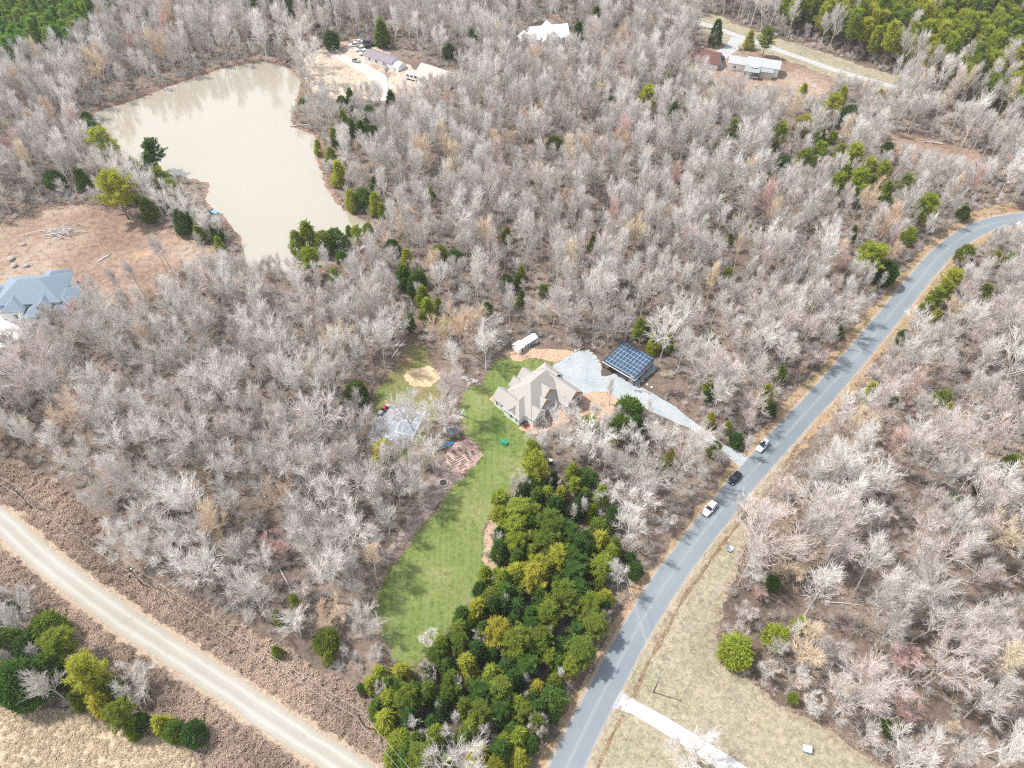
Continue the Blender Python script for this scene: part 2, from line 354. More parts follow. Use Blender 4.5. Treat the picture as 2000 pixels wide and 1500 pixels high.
def inside(P, poly):
    x, y = P[:, 0], P[:, 1]; c = np.zeros(len(P), bool); n = len(poly); j = n - 1
    for i in range(n):
        xi, yi = poly[i]; xj, yj = poly[j]
        if yi != yj: c ^= ((yi > y) != (yj > y)) & (x < (xj - xi) * (y - yi) / (yj - yi) + xi)
        j = i
    return c
def dist_line(P, line):
    d = np.full(len(P), 1e9)
    for a, b in zip(line[:-1], line[1:]):
        a = np.array(a); b = np.array(b); ab = b - a; t = np.clip(((P - a) @ ab) / (ab @ ab), 0, 1)
        d = np.minimum(d, np.hypot(*(P - (a + t[:, None] * ab)).T))
    return d
def dist_poly(P, poly):
    d = dist_line(P, list(poly) + [poly[0]]); return np.where(inside(P, poly), -d, d)

g = MB().add([(-1500, -400, 0), (1500, -400, 0), (1500, 2200, 0), (-1500, 2200, 0)], [(0, 1, 2, 3)]).obj('ground', M_LITTER); g['kind'] = 'structure'

POND = GP([(186,221),(262,196),(340,166),(420,139),(480,126),(522,123),(560,133),(585,160),(578,200),(568,245),(612,265),(622,318),(636,360),(668,409),(710,430),(745,452),(720,480),(672,505),(620,520),(540,530),(488,520),(474,490),(465,458),(445,430),(420,410),(402,388),(406,357),(370,350),(326,337),(290,345),(250,312),(215,266)])
LAWN = GP([(985,696),(1010,690),(1040,702),(1066,706),(1088,713),(1090,760),(1070,815),(1040,846),(1040,862),(1036,890),(1030,920),(1010,950),(985,975),(962,1010),(948,1034),(945,1070),(950,1108),(945,1150),(900,1200),(870,1240),(830,1290),(800,1312),(775,1300),(745,1240),(728,1168),(777,1090),(850,1000),(880,956),(930,900),(941,884),(922,866),(908,850),(903,810),(900,770),(918,756),(943,748),(950,726),(962,708)])
ROUGH = GP([(817,668),(833,690),(850,720),(866,742),(860,790),(845,830),(835,850),(800,900),(765,915),(745,890),(722,860),(727,800),(730,765),(757,735),(776,710),(796,684)])
SANDP = [(G(825.5, 736)[0] + 5.2 * math.cos(a) * (1 + .07 * math.sin(3*a)), G(825.5, 736)[1] + 3.9 * math.sin(a) * (1 + .06 * math.cos(5*a))) for a in [2*PI*k/24 for k in range(24)]]
FIELD = GP([(1130,1520),(1187,1380),(1257,1248),(1317,1150),(1393,1045),(1443,982),(1500,912),(1560,845),(1575,850),(1530,925),(1498,970),(1480,1010),(1462,1060),(1440,1110),(1415,1180),(1400,1240),(1420,1300),(1480,1335),(1520,1380),(1600,1412),(1650,1450),(1720,1490),(1800,1560),(1850,1700),(1500,1900),(1100,1900)])
VERGE = GP([(1030,1560),(1065,1480),(1110,1380),(1160,1290),(1200,1210),(1250,1140),(1320,1050),(1370,985),(1420,920),(1460,870),(1520,800),(1600,715),(1680,625),(1760,530),(1820,470),(1890,420),(1980,395),(1990,440),(1925,470),(1870,520),(1830,570),(1750,660),(1690,735),(1600,845),(1540,905),(1500,950),(1400,1080),(1300,1240),(1200,1420),(1150,1540)])
BRUSH_A = GP([(-120,880),(0,905),(60,915),(130,960),(190,1020),(230,1090),(280,1130),(360,1170),(450,1215),(540,1260),(620,1310),(700,1350),(745,1400),(760,1470),(780,1560),(680,1560),(600,1450),(400,1320),(200,1180),(0,1020),(-140,920)])
BRUSH_B = GP([(-150,1000),(0,1030),(160,1165),(400,1330),(600,1470),(700,1600),(380,1600),(380,1460),(300,1440),(220,1400),(120,1330),(60,1200),(0,1140),(-120,1100)])
STRAW = GP([(-160,1270),(0,1300),(20,1370),(100,1390),(180,1380),(220,1420),(300,1440),(370,1460),(400,1520),(420,1700),(-200,1700)])
DIRT = GP([(-160,470),(-60,452),(0,442),(92,406),(161,400),(205,406),(253,424),(300,436),(350,455),(392,478),(425,480),(436,500),(432,520),(368,545),(299,578),(230,600),(120,600),(60,570),(-40,600),(-200,640)])
YARD = GP([(592,112),(620,98),(652,86),(690,78),(740,92),(790,125),(830,140),(880,150),(895,165),(840,180),(812,196),(760,200),(700,190),(650,194),(612,180),(596,150)])
YARD2 = GP([(1345,112),(1400,88),(1440,100),(1500,98),(1560,110),(1630,150),(1600,190),(1560,205),(1500,205),(1440,195),(1400,180),(1360,140)])
YARD3 = GP([(1362,30),(1400,30),(1450,52),(1520,75),(1600,100),(1690,130),(1775,158),(1760,182),(1690,172),(1620,150),(1540,118),(1470,98),(1410,88),(1370,62)])
CLEAR4 = GP([(1740,262),(1790,265),(1860,285),(1915,300),(1900,325),(1830,330),(1770,305),(1735,285)])
YARD5 = GP([(1020,60),(1060,28),(1110,35),(1150,70),(1165,98),(1120,100),(1060,98),(1028,85)])
MULCH1 = GP([(987,692),(996,700),(1014,706),(1040,700),(1064,702),(1084,709),(1102,700),(1122,688),(1100,683),(1060,681),(1024,680),(1006,685)])
MULCH2 = GP([(1014,834),(1028,843),(1044,848),(1075,838),(1115,822),(1146,812),(1172,817),(1201,808),(1211,792),(1208,778),(1192,767),(1165,765),(1138,766),(1110,780),(1080,800)])
DRIVE = GP([(1078,718),(1100,702),(1120,690),(1134,685),(1148,685),(1163,695),(1176,716),(1178,735),(1230,720),(1272,712),(1281,722),(1250,750),(1282,773),(1315,792),(1349,818),(1400,858),(1432,877),(1466,896),(1470,915),(1448,916),(1428,897),(1390,870),(1357,844),(1322,826),(1264,800),(1236,790),(1208,779),(1190,767),(1160,766),(1136,768),(1110,748)])
CDRIVE = GP([(1218,1355),(1247,1372),(1300,1400),(1383,1450),(1457,1498),(1560,1570),(1500,1600),(1403,1503),(1350,1465),(1290,1428),(1233,1394),(1203,1384)])
WDRIVE = GP([(-90,600),(0,590),(45,588),(66,598),(62,625),(45,655),(0,680),(-90,700)])
ROADC = [G(*p) for p in [(1000,1720),(1060,1590),(1107,1497),(1154,1400),(1200,1311),(1236,1245),(1291,1153),(1366,1050),(1417,987),(1453,940),(1500,887),(1524,860),(1610,767),(1669,700),(1731,625),(1792,550),(1835,500),(1880,464),(1918,444),(1956,433),(2040,420),(2160,402),(2400,380)]]
GROADC = [G(*p) for p in [(-260,860),(-120,940),(0,1017),(70,1080),(176,1164),(280,1236),(400,1314),(480,1368),(596,1446),(680,1500),(860,1620),(1000,1720)]]
FROADC = [G(*p) for p in [(1290,28),(1365,44),(1440,70),(1520,98),(1560,112),(1640,140),(1740,168),(1830,195)]]
COURT = [(-35.0, 131.7), (-23.4, 129.3), (-27.4, 115.9), (-39.3, 119.5)]

sheet('dirt_clearing', DIRT, M_DIRT, .010, seed=2, amp=.9)
sheet('dry_field', FIELD, M_FIELD, .014, seed=3, smooth=False)
sheet('road_verge', VERGE, M_VERGE, .010, seed=4, amp=.7)
sheet('brush_ground', BRUSH_A, M_BRUSH, .010, seed=5, amp=.9, smooth=False)
sheet('brush_ground', BRUSH_B, M_BRUSH, .010, seed=6, amp=.9, smooth=False)
sheet('straw_ground', STRAW, M_STRAW, .016, seed=7, amp=.9, smooth=False)
sheet('yard_ground', YARD, M_YARD, .012, seed=8, amp=.8)
sheet('yard_ground', YARD2, M_DIRT, .012, seed=9, amp=.8)
sheet('yard_ground', YARD3, M_FIELD, .016, seed=10, amp=.8)
sheet('clearing_ground', CLEAR4, M_DIRT, .012, seed=11, amp=.8)
sheet('yard_ground', YARD5, M_DIRT, .012, seed=12, amp=.8)
sheet('rough_grass', ROUGH, M_ROUGH, .014, seed=13, amp=.7)
sheet('lawn', LAWN, M_LAWN, .020, seed=14, amp=.6, step=.5)
sheet('sand_patch', SANDP, M_SAND, .030, seed=15, amp=.25, step=.5)
sheet('mulch_ground', MULCH1, M_MULCH, .028, seed=16, amp=.2)
sheet('mulch_ground', MULCH2, M_MULCH, .028, seed=17, amp=.2)
sheet('gravel_driveway', DRIVE, M_GRAVEL, .036, seed=18, amp=.16, step=.6)
sheet('mulch_ground', GP([(946,1036),(968,1010),(976,1050),(976,1100),(968,1120),(952,1110),(944,1070)]), M_MULCH, .026, seed=21, amp=.5)
sheet('brick_ground', GP([(884,866),(905,858),(925,862),(942,885),(925,908),(905,925),(885,920),(868,895)]), M_BRICKG, .026, seed=22, amp=.4)
sheet('twig_ground', GP([(868,900),(905,925),(888,950),(850,1000),(800,1060),(775,1090),(760,1070),(800,1000),(830,940)]), soil('pink_litter', [(.23, .18, .16), (.30, .24, .215), (.20, .145, .125)], .2, 1.6), .018, seed=23, amp=.6)
sheet('pond_bank', [(p[0] + (p[0] + 125) * .035, p[1] + (p[1] - 262) * .05) for p in POND], M_BANK, .022, seed=24, amp=1.1)
sheet('pond', POND, M_WATER, .045, seed=25, amp=.6)
sheet('pond', GP([(1436,190),(1450,184),(1468,186),(1470,198),(1452,202),(1438,198)]), flat('teal_water', (.10, .30, .36), .1, spec=.6), .04, seed=26, amp=.4)
ribbon('pond_dam', [G(*p) for p in [(150,232),(186,214),(262,189),(340,160),(420,133),(500,114),(560,122)]], 4.0, M_BANK, .06, crown=.9, jit=.4)
ribbon('road_shoulder', ROADC, 7.4, soil('shoulder_gravel', [(.34, .27, .21), (.40, .33, .26), (.30, .23, .17)], .3, 2.5), .026, jit=.25)
ribbon('road', ROADC, 6.3, M_ROAD, .040, crown=.06, jit=.05)
ribbon('gravel_shoulder', GROADC, 8.8, soil('tan_shoulder', [(.36, .28, .21), (.41, .33, .25), (.33, .245, .18)], .3, 1.6), .026, jit=.35)
ribbon('gravel_road', GROADC, 5.4, M_GROAD, .040, crown=.05, jit=.2)
ribbon('gravel_lane', FROADC, 3.8, flat('pale_lane', (.40, .40, .39), .9), .034, jit=.2)
ribbon('gravel_lane', [G(*p) for p in [(1440,74),(1432,92),(1412,104),(1396,118),(1398,128)]], 6.5, flat('pale_lane', (.40, .42, .43)), .038, jit=.3)
ribbon('dirt_lane', [G(*p) for p in [(640,100),(668,112),(700,128),(735,150),(746,172),(748,196)]], lambda t: 5 + 3 * t, soil('lane_grey', [(.48, .43, .38), (.54, .50, .46), (.44, .38, .33)], .2, 1.5), .030, jit=.4)
M_DITCH = soil('ditch_mud', [(.15, .10, .055), (.21, .145, .085), (.26, .19, .12)], .4, 2)
ribbon('ditch', [G(*p) for p in [(1560,868),(1500,958),(1460,1000),(1413,1060),(1370,1120),(1330,1177),(1297,1240),(1260,1307),(1238,1362)]], lambda t: .75 + .25 * math.sin(t * 40), M_DITCH, .030, jit=.2, step=1.2)
ribbon('ditch', [G(*p) for p in [(1218,1396),(1193,1443),(1167,1499),(1130,1580)]], .7, M_DITCH, .030, jit=.15, step=1.2)
sheet('concrete_driveway', CDRIVE, M_CONC, .070, amp=0, smooth=False, thick=.05)
sheet('concrete_apron', GP([(1195,1382),(1203,1386),(1220,1354),(1211,1350)]), flat('grey_concrete', (.34, .36, .37), .9), .055, amp=0, smooth=False, thick=.03)
sheet('concrete_driveway', WDRIVE, flat('white_concrete', (.60, .59, .57), .9), .04, amp=0)
# joints in the concrete driveway
jm = flat('joint', (.36, .35, .34), .9); jb = MB()
for (a, b) in [((1247,1372),(1233,1394)),((1288,1394),(1275,1418)),((1330,1418),(1316,1443)),((1365,1439),(1350,1465)),((1402,1463),(1385,1489))]:
    A, B = Vector(G(*a)), Vector(G(*b)); d = (B - A).normalized(); n = Vector((-d.y, d.x)) * .05
    jb.add([(*(A + n), .076), (*(A - n), .076), (*(B - n), .076), (*(B + n), .076)], [(0, 1, 2, 3)])
jb.obj('concrete_joints', jm)['kind'] = 'structure'
# basketball court
court = empty('basketball_court', (0, 0, 0), 0, 'grey concrete basketball court with white painted lines, west of the lawn', 'sports court')
ca, cb, cc, cd = [Vector((*p, 0)) for p in COURT]
cm = soil('court_paving', [(.22, .26, .31), (.28, .31, .34), (.34, .34, .34)], .15, 1.2, bumps=.1)
MB().slab([(p.x, p.y, .12) for p in (ca, cb, cc, cd)], .12).obj('slab', cm, court)
def cp(s, t): # s along a->b, t along a->d
    return (ca * (1 - s) + cb * s) * (1 - t) + (cd * (1 - s) + cc * s) * t
lines = MB(); z = .126
def cline(p, q, w_=.10):
    A, B = cp(*p), cp(*q); d = (B - A).normalized(); n = Vector((-d.y, d.x, 0)) * w_ / 2
    lines.add([(A.x + n.x, A.y + n.y, z), (A.x - n.x, A.y - n.y, z), (B.x - n.x, B.y - n.y, z), (B.x + n.x, B.y + n.y, z)], [(0, 1, 2, 3)])
cline((.95, .04), (.95, .95)); cline((.30, .10), (.95, .10)); cline((.06, .95), (.95, .95)); cline((.52, .34), (.95, .34)); cline((.52, .66), (.95, .66)); cline((.52, .34), (.52, .66)); cline((.3, .04), (.3, .5))
pv = None
for k in range(33):
    a = R(90 + 180 * k / 32); q = (.78 + .62 * math.cos(a), .5 + .40 * math.sin(a))
    if pv: cline(pv, q)
    pv = q
lines.obj('painted_line', flat('court_paint', (.78, .78, .78), .6), court)
# ------------------------------------------------------------------ buildings
def gable_roof(mb, x0, x1, y0, y1, z0, pitch=1.0, axis='x', hip=(False, False), over=.4, t=.16):
    """gable or hip roof over a rectangle; ridge along axis; z0 = eave height at the wall"""
    if axis == 'y':
        q = MB(); gable_roof(q, y0, y1, -x1, -x0, z0, pitch, 'x', hip, over, t)
        mb.add([(-v[1], v[0], v[2]) for v in q.v], q.f); return (x1 - x0) / 2 * pitch + z0
    h = (y1 - y0) / 2; yc = (y0 + y1) / 2; e = z0 - over * pitch; zr = z0 + h * pitch
    X0, X1, Y0, Y1 = x0 - over, x1 + over, y0 - over, y1 + over
    r0 = x0 + h if hip[0] else X0; r1 = x1 - h if hip[1] else X1
    mb.slab([(X0, Y0, e), (X1, Y0, e), (r1, yc, zr), (r0, yc, zr)], t)
    mb.slab([(r0, yc, zr), (r1, yc, zr), (X1, Y1, e), (X0, Y1, e)], t)
    if hip[0]: mb.slab([(X0, Y0, e), (r0, yc, zr), (X0, Y1, e)], t)
    if hip[1]: mb.slab([(X1, Y0, e), (X1, Y1, e), (r1, yc, zr)], t)
    return zr
def walls(mb, pts, z0, z1, t=.18):
    n = len(pts)
    for i in range(n):
        a, b = Vector(pts[i]), Vector(pts[(i + 1) % n]); d = (b - a).normalized(); nn = Vector((d.y, -d.x)) * -t
        a2, b2 = a, b - d * t * .0
        mb.add([(a2.x, a2.y, z0), (b2.x, b2.y, z0), (b2.x + nn.x, b2.y + nn.y, z0), (a2.x + nn.x, a2.y + nn.y, z0), (a2.x, a2.y, z1), (b2.x, b2.y, z1), (b2.x + nn.x, b2.y + nn.y, z1), (a2.x + nn.x, a2.y + nn.y, z1)],
               [(0,3,2,1),(4,5,6,7),(0,1,5,4),(1,2,6,5),(2,3,7,6),(3,0,4,7)])
def window(parent, x, y, z, w_, h, face, name='window', bars=1, glass=None):
    """face: outward direction as an angle in the parent's plane"""
    f = MB(); b = .09; f.box(-w_/2-b, w_/2+b, -.03, .05, -b, 0).box(-w_/2-b, w_/2+b, -.03, .05, h, h+b).box(-w_/2-b, -w_/2, -.03, .05, 0, h).box(w_/2, w_/2+b, -.03, .05, 0, h)
    for k in range(bars): xx = -w_/2 + w_*(k+1)/(bars+1); f.box(xx-.03, xx+.03, -.025, .045, 0, h)
    f.box(-w_/2, w_/2, -.024, .043, h*.5-.03, h*.5+.03)
    o = f.obj(name, M_TRIM, parent); o.location = (x, y, z)
    o.rotation_euler = (0, 0, face - PI/2)
    MB().box(-w_/2, w_/2, -.02, .022, 0, h).obj('pane', glass or M_GLASS, o)
    return o
def gable_wall(mb, axis, at, c, half, z0, pitch=1.0, t=.16, inward=-1):
    zr = z0 + half * pitch
    tri = [(c - half, z0), (c + half, z0), (c, zr - .05)]
    v = []
    for k in (0, 1):
        for (p, z) in tri:
            q = at + inward * t * k; v.append((q, p, z) if axis == 'x' else (p, q, z))
    mb.add(v, [(0, 1, 2), (5, 4, 3), (0, 3, 4, 1), (1, 4, 5, 2), (2, 5, 3, 0)])
# --- the grey-roofed house on the lawn: local x runs along the photo's lower-left walls, y along the roof ridge
FC = G(1014, 832); HR = R(-43.5)
house = empty('house', FC, HR, 'large white house with pale grey shingle roof, hips, gables and orange wood gable faces', 'house')
w1 = MB()
walls(w1, [(-10.3, .6), (-5.8, .6), (-5.8, 0), (0, 0), (0, 2.2), (3.2, 2.2), (3.2, 6.9), (1.0, 6.9), (1.0, 12.2), (6.3, 12.2), (6.3, 19.0), (-2.0, 19.0), (-2.0, 20.0), (-8.4, 20.0), (-8.4, 15.0), (-10.6, 15.0), (-10.6, 10.8), (-9.6, 10.8), (-9.6, 10.5), (-10.2, 10.5), (-10.2, 7.0), (-8.6, 7.0), (-8.6, 5.2), (-10.3, 5.2)], 0, 3.0)
w1.obj('wall', M_WHITE, house)
def roofpart(*a, **k):
    k.setdefault('over', .28); q = MB(); z_ = gable_roof(q, *a, **k); q.obj('roof', M_SHINGLE, house); return z_
roofpart(-9.2, 2.4, 2.2, 14.2, 3.1, .84, 'y', (True, False))           # main roof
roofpart(-5.8, 0, 0, 7.5, 3.1, .84, 'y', (True, False))                # front-left hip
roofpart(-10.3, -4.0, .6, 5.2, 3.05, .92, 'x')                         # left wing
roofpart(-1.5, 3.2, 2.3, 6.9, 3.0, .78, 'x')                           # front gable
roofpart(-4.5, 6.3, 12.2, 19.0, 3.05, .84, 'x')                         # garage wing
roofpart(-10.6, -5, 10.8, 15.0, 3.0, .9, 'x')                        # rear gables
roofpart(-10.2, -5, 7.0, 10.5, 3.0, .95, 'x')
roofpart(-8.6, -2.0, 15.0, 20.0, 3.0, .8, 'x', hip=(True, False), over=.3)
for a_, k_ in ((('x', 3.14, 4.6, 2.3, 3.0, .78), {}), (('x', -10.26, 2.9, 2.3, 3.0, .92), dict(inward=1)), (('x', -10.56, 12.9, 2.1, 3.0, .9), dict(inward=1)), (('x', -10.14, 8.75, 1.75, 3.0, .95), dict(inward=1)), (('y', 14.1, -3.4, 5.8, 3.0, .84), {})):
    gw = MB(); gable_wall(gw, *a_, **k_); gw.obj('gable_wall', M_WHITE, house)
og = MB(); gable_wall(og, 'x', 6.26, 15.6, 3.4, 3.0, .84); o = og.obj('wood_gable', M_WOOD, house); o['label'] = 'orange wooden gable over the garage'
MB().box(6.3, 6.75, 12.0, 19.2, 2.95, 3.08).obj('pent_eave', M_TRIM, house)
# front slope dormers with wooden faces
for (yc, half, zr, x1, zb) in ((10.8, 2.6, 6.7, .9, 3.2), (8.3, 1.8, 5.2, 2.0, 3.0)):
    q = MB(); gable_roof(q, -3.4, x1, yc - half, yc + half, zr - half * .84, .84, 'x', over=.3); d = q.obj('dormer', M_SHINGLE, house)
    q = MB(); q.box(-2.5, x1 - .1, yc - half + .1, yc + half - .1, zb, zr - half * .84); q.obj('dormer_wall', M_WHITE, d)
    q = MB(); gable_wall(q, 'x', x1 + .02, yc, half - .1, zr - half * .84, .84); q.obj('wood_gable', M_WOOD, d)
    window(d, x1 - .09, yc, zb + (zr - half * .84 - zb) * .25, half * .8, max(.4, (zr - half * .84 - zb) * .6), 0)
q = MB(); gable_roof(q, -3.9, -2.0, -.05, 2.2, 3.6, 1.0, 'y', over=.15); d = q.obj('dormer', M_SHINGLE, house)
q = MB(); gable_wall(q, 'y', 0.0, -2.95, .9, 3.3, 1.0, inward=1); q.box(-3.8, -2.1, .02, .9, 3.0, 3.35); q.obj('dormer_wall', M_WHITE, d)
# porch in the front recess
q = MB(); q.slab([(2.0, 6.7, 3.45), (3.1, 6.7, 2.75), (3.1, 12.3, 2.75), (2.0, 12.3, 3.45)], .14); q.obj('porch_roof', M_SHINGLE, house)
MB().box(1.2, 3.0, 6.95, 12.15, 0, .15).obj('porch_floor', M_CONC, house)
for yy in (7.2, 9.5, 11.8): MB().box(2.75, 2.95, yy - .1, yy + .1, .15, 2.8).obj('porch_post', M_WHITE, house)
MB().box(.99, 1.06, 9.1, 10.1, .15, 2.2).obj('front_door', M_WOOD, house)
for a in ((1.01, 7.8, 1.0, .9, 1.2, 0), (1.01, 11.2, 1.0, .9, 1.2, 0), (-9.0, .59, .9, .7, 1.3, -PI/2), (-7.2, .59, .9, .7, 1.3, -PI/2), (-3.0, -.01, 1.0, 1.0, 1.35, -PI/2), (-1.0, -.01, 1.0, .6, 1.3, -PI/2), (3.21, 3.7, .8, .55, 1.4, 0), (3.21, 4.6, .8, .55, 1.7, 0), (3.21, 5.5, .8, .55, 1.4, 0),
          (4.6, 12.19, .9, .55, 1.2, -PI/2), (6.31, 14.0, .9, 1.0, 1.3, 0), (6.31, 17.2, .9, 1.0, 1.3, 0), (6.30, 15.6, 3.6, .9, 1.0, 0)):
    window(house, *a)
q = MB(); q.box(.6, 3.6, 18.98, 19.07, 0, 2.3); q.obj('garage_door', M_TRIM, house)
for x0 in (-1.4,): MB().box(x0, x0 + .5, 6.2, 6.7, 7.2, 9.8).obj('chimney', M_STONE, house) if False else None
for (px_, py_) in ((-8.0, 4.0), (4.3, 13.2), (-5.5, 12.0)):
    q = MB(); q.tube([(px_, py_, 4.0), (px_, py_, 5.2 if px_ > 0 else 7.6)], [.07, .07], 8, cap=True); q.obj('vent_pipe', M_TRIM, house)
# gutters give the roof its crisp white line
q = MB(); q.box(-6.2, .4, -.40, -.30, 2.72, 2.86); q.obj('gutter', M_TRIM, house); q = MB(); q.box(-1.5, 6.7, 19.30, 19.40, 2.72, 2.86); q.obj('gutter', M_TRIM, house)
MB().slab([(*FC_, .05) for FC_ in [(0.3, .3), (3.1, .3), (3.1, 2.1), (.3, 2.1)]], .05).obj('patio', flat('brick_patio', (.45, .16, .09), .9, var=.25, scale=6), house)
MB().box(-12.4, -10.4, .8, 2.9, .0, .5).obj('rear_deck', flat('deck_wood', (.50, .33, .18), .8, var=.2), house)
def h2w(x, y, z=0): c, s = math.cos(HR), math.sin(HR); return (FC[0] + x * c - y * s, FC[1] + x * s + y * c, z)
for k, (x, y, lb) in enumerate(((.55, .75, 'grey air conditioning unit nearest the house corner on the brick patio'), (.95, 1.75, 'second grey air conditioning unit, against the inner white wall'))):
    a = empty('air_conditioner', h2w(x, y, .05), HR, lb, 'air conditioner', 'air conditioning units')
    MB().box(-.4, .4, -.4, .4, 0, .8).obj('cabinet', M_CHROME, a, bevel=.04)
    q = MB(); q.tube([(0, 0, .8), (0, 0, .84)], [.32, .32], 14, cap=True); q.obj('fan_grille', M_DARK, a)
house.scale = (1, 1, 1.10)
# --- garden shed / chicken coop
sc_ = G(1008, 684); shed = empty('chicken_coop', (1.9, 152.5, 0), R(40), 'small white coop with a long wire-sided run under a pale blue roof', 'coop')
walls_ = MB(); walls_.box(-1.1, 1.1, -1.4, 1.4, 0, 2.1); walls_.obj('hut_wall', M_WHITE, shed)
q = MB(); gable_roof(q, -1.1, 1.1, -1.4, 1.4, 2.1, .7, 'x', over=.15); q.obj('hut_roof', M_WHITE, shed)
q = MB(); gable_wall(q, 'x', -1.08, 0, 1.4, 2.1, .7, inward=1); gable_wall(q, 'x', 1.08, 0, 1.4, 2.1, .7); q.obj('gable_wall', M_WHITE, shed)
MB().box(.1, .8, -1.44, -1.38, .05, 1.7).obj('hut_door', M_GLASS, shed)
q = MB(); gable_roof(q, 1.3, 6.6, -1.1, 1.1, 1.9, .6, 'x', over=.12); q.obj('run_roof', flat('pale_blue_metal', (.62, .74, .78), .4), shed)
q = MB()
for k in range(6):
    x = 1.35 + k * 1.04
    for y in (-1.05, 1.05): q.box(x - .05, x + .05, y - .05, y + .05, 0, 1.9)
for y in (-1.05, 1.05):
    for z_ in (.1, 1.0, 1.85): q.box(1.3, 6.6, y - .045, y + .045, z_ - .05, z_ + .05)
q.obj('run_frame', M_WHITE, shed)
q = MB(); q.box(1.35, 6.5, -1.0, -.98, .15, 1.8); q.box(1.35, 6.5, .98, 1.0, .15, 1.8); q.obj('wire_mesh', flat('dark_mesh', (.05, .05, .06), .8), shed)
# --- solar carport
cps = [(26.1, 145.3), (34.6, 138.0), (41.2, 145.7), (32.6, 153.1)]
ang = math.atan2(cps[1][1] - cps[0][1], cps[1][0] - cps[0][0])
car = empty('solar_carport', cps[0], ang, 'open carport on dark posts with rows of blue solar panels on its roof', 'carport')
Lx, Ly, z0_, z1_ = 11.2, 10.1, 2.85, 3.55
zz = lambda y: z0_ + (z1_ - z0_) * y / Ly
MB().slab([(0, 0, zz(0)), (Lx, 0, zz(0)), (Lx, Ly, zz(Ly)), (0, Ly, zz(Ly))], .12).obj('roof', M_DARK, car)
q = MB(); q.box(-.06, Lx + .06, -.1, 0, zz(0) - .28, zz(0) + .01); q.box(Lx, Lx + .1, -.1, Ly, zz(0) - .25, zz(0) - .05); q.obj('fascia', M_TRIM, car)
for x in (.3, 2.9, 5.6, 8.3, Lx - .3):
    for y in (.4, Ly - .4): MB().box(x - .12, x + .12, y - .12, y + .12, 0, zz(y) - .1).obj('post', M_DARK, car)
for y in (3.4, 6.7): MB().box(Lx - .42, Lx - .18, y - .12, y + .12, 0, zz(y) - .1).obj('post', M_DARK, car)
pw, ph = 1.0, 1.45; gx, gy = 1.11, 1.51
proto = None
for i in range(9):
    for j in range(6):
        x, y = .55 + i * gx, .75 + j * gy
        if proto is None:
            f = MB(); f.box(0, pw, 0, ph, 0, .04); proto = f.obj('solar_panel', M_TRIM, car)
            s_ = MB(); s_.box(.03, pw - .03, .03, ph - .03, .035, .046); cell = s_.obj('cell_sheet', M_PANEL, proto); o = proto
        else:
            o = proto.copy(); C.objects.link(o); o.parent = car; c2 = cell.copy(); C.objects.link(c2); c2.parent = o
        o.location = (x, y, zz(y) + .06); o.rotation_euler = (math.atan2(z1_ - z0_, Ly), 0, 0)
q = MB()
for j in range(7): y = .66 + j * gy; q.slab([(.5, y, zz(y) + .05), (10.75, y, zz(y) + .05), (10.75, y + .05, zz(y) + .055), (.5, y + .05, zz(y) + .055)], .03)
q.obj('panel_rail', M_TRIM, car)
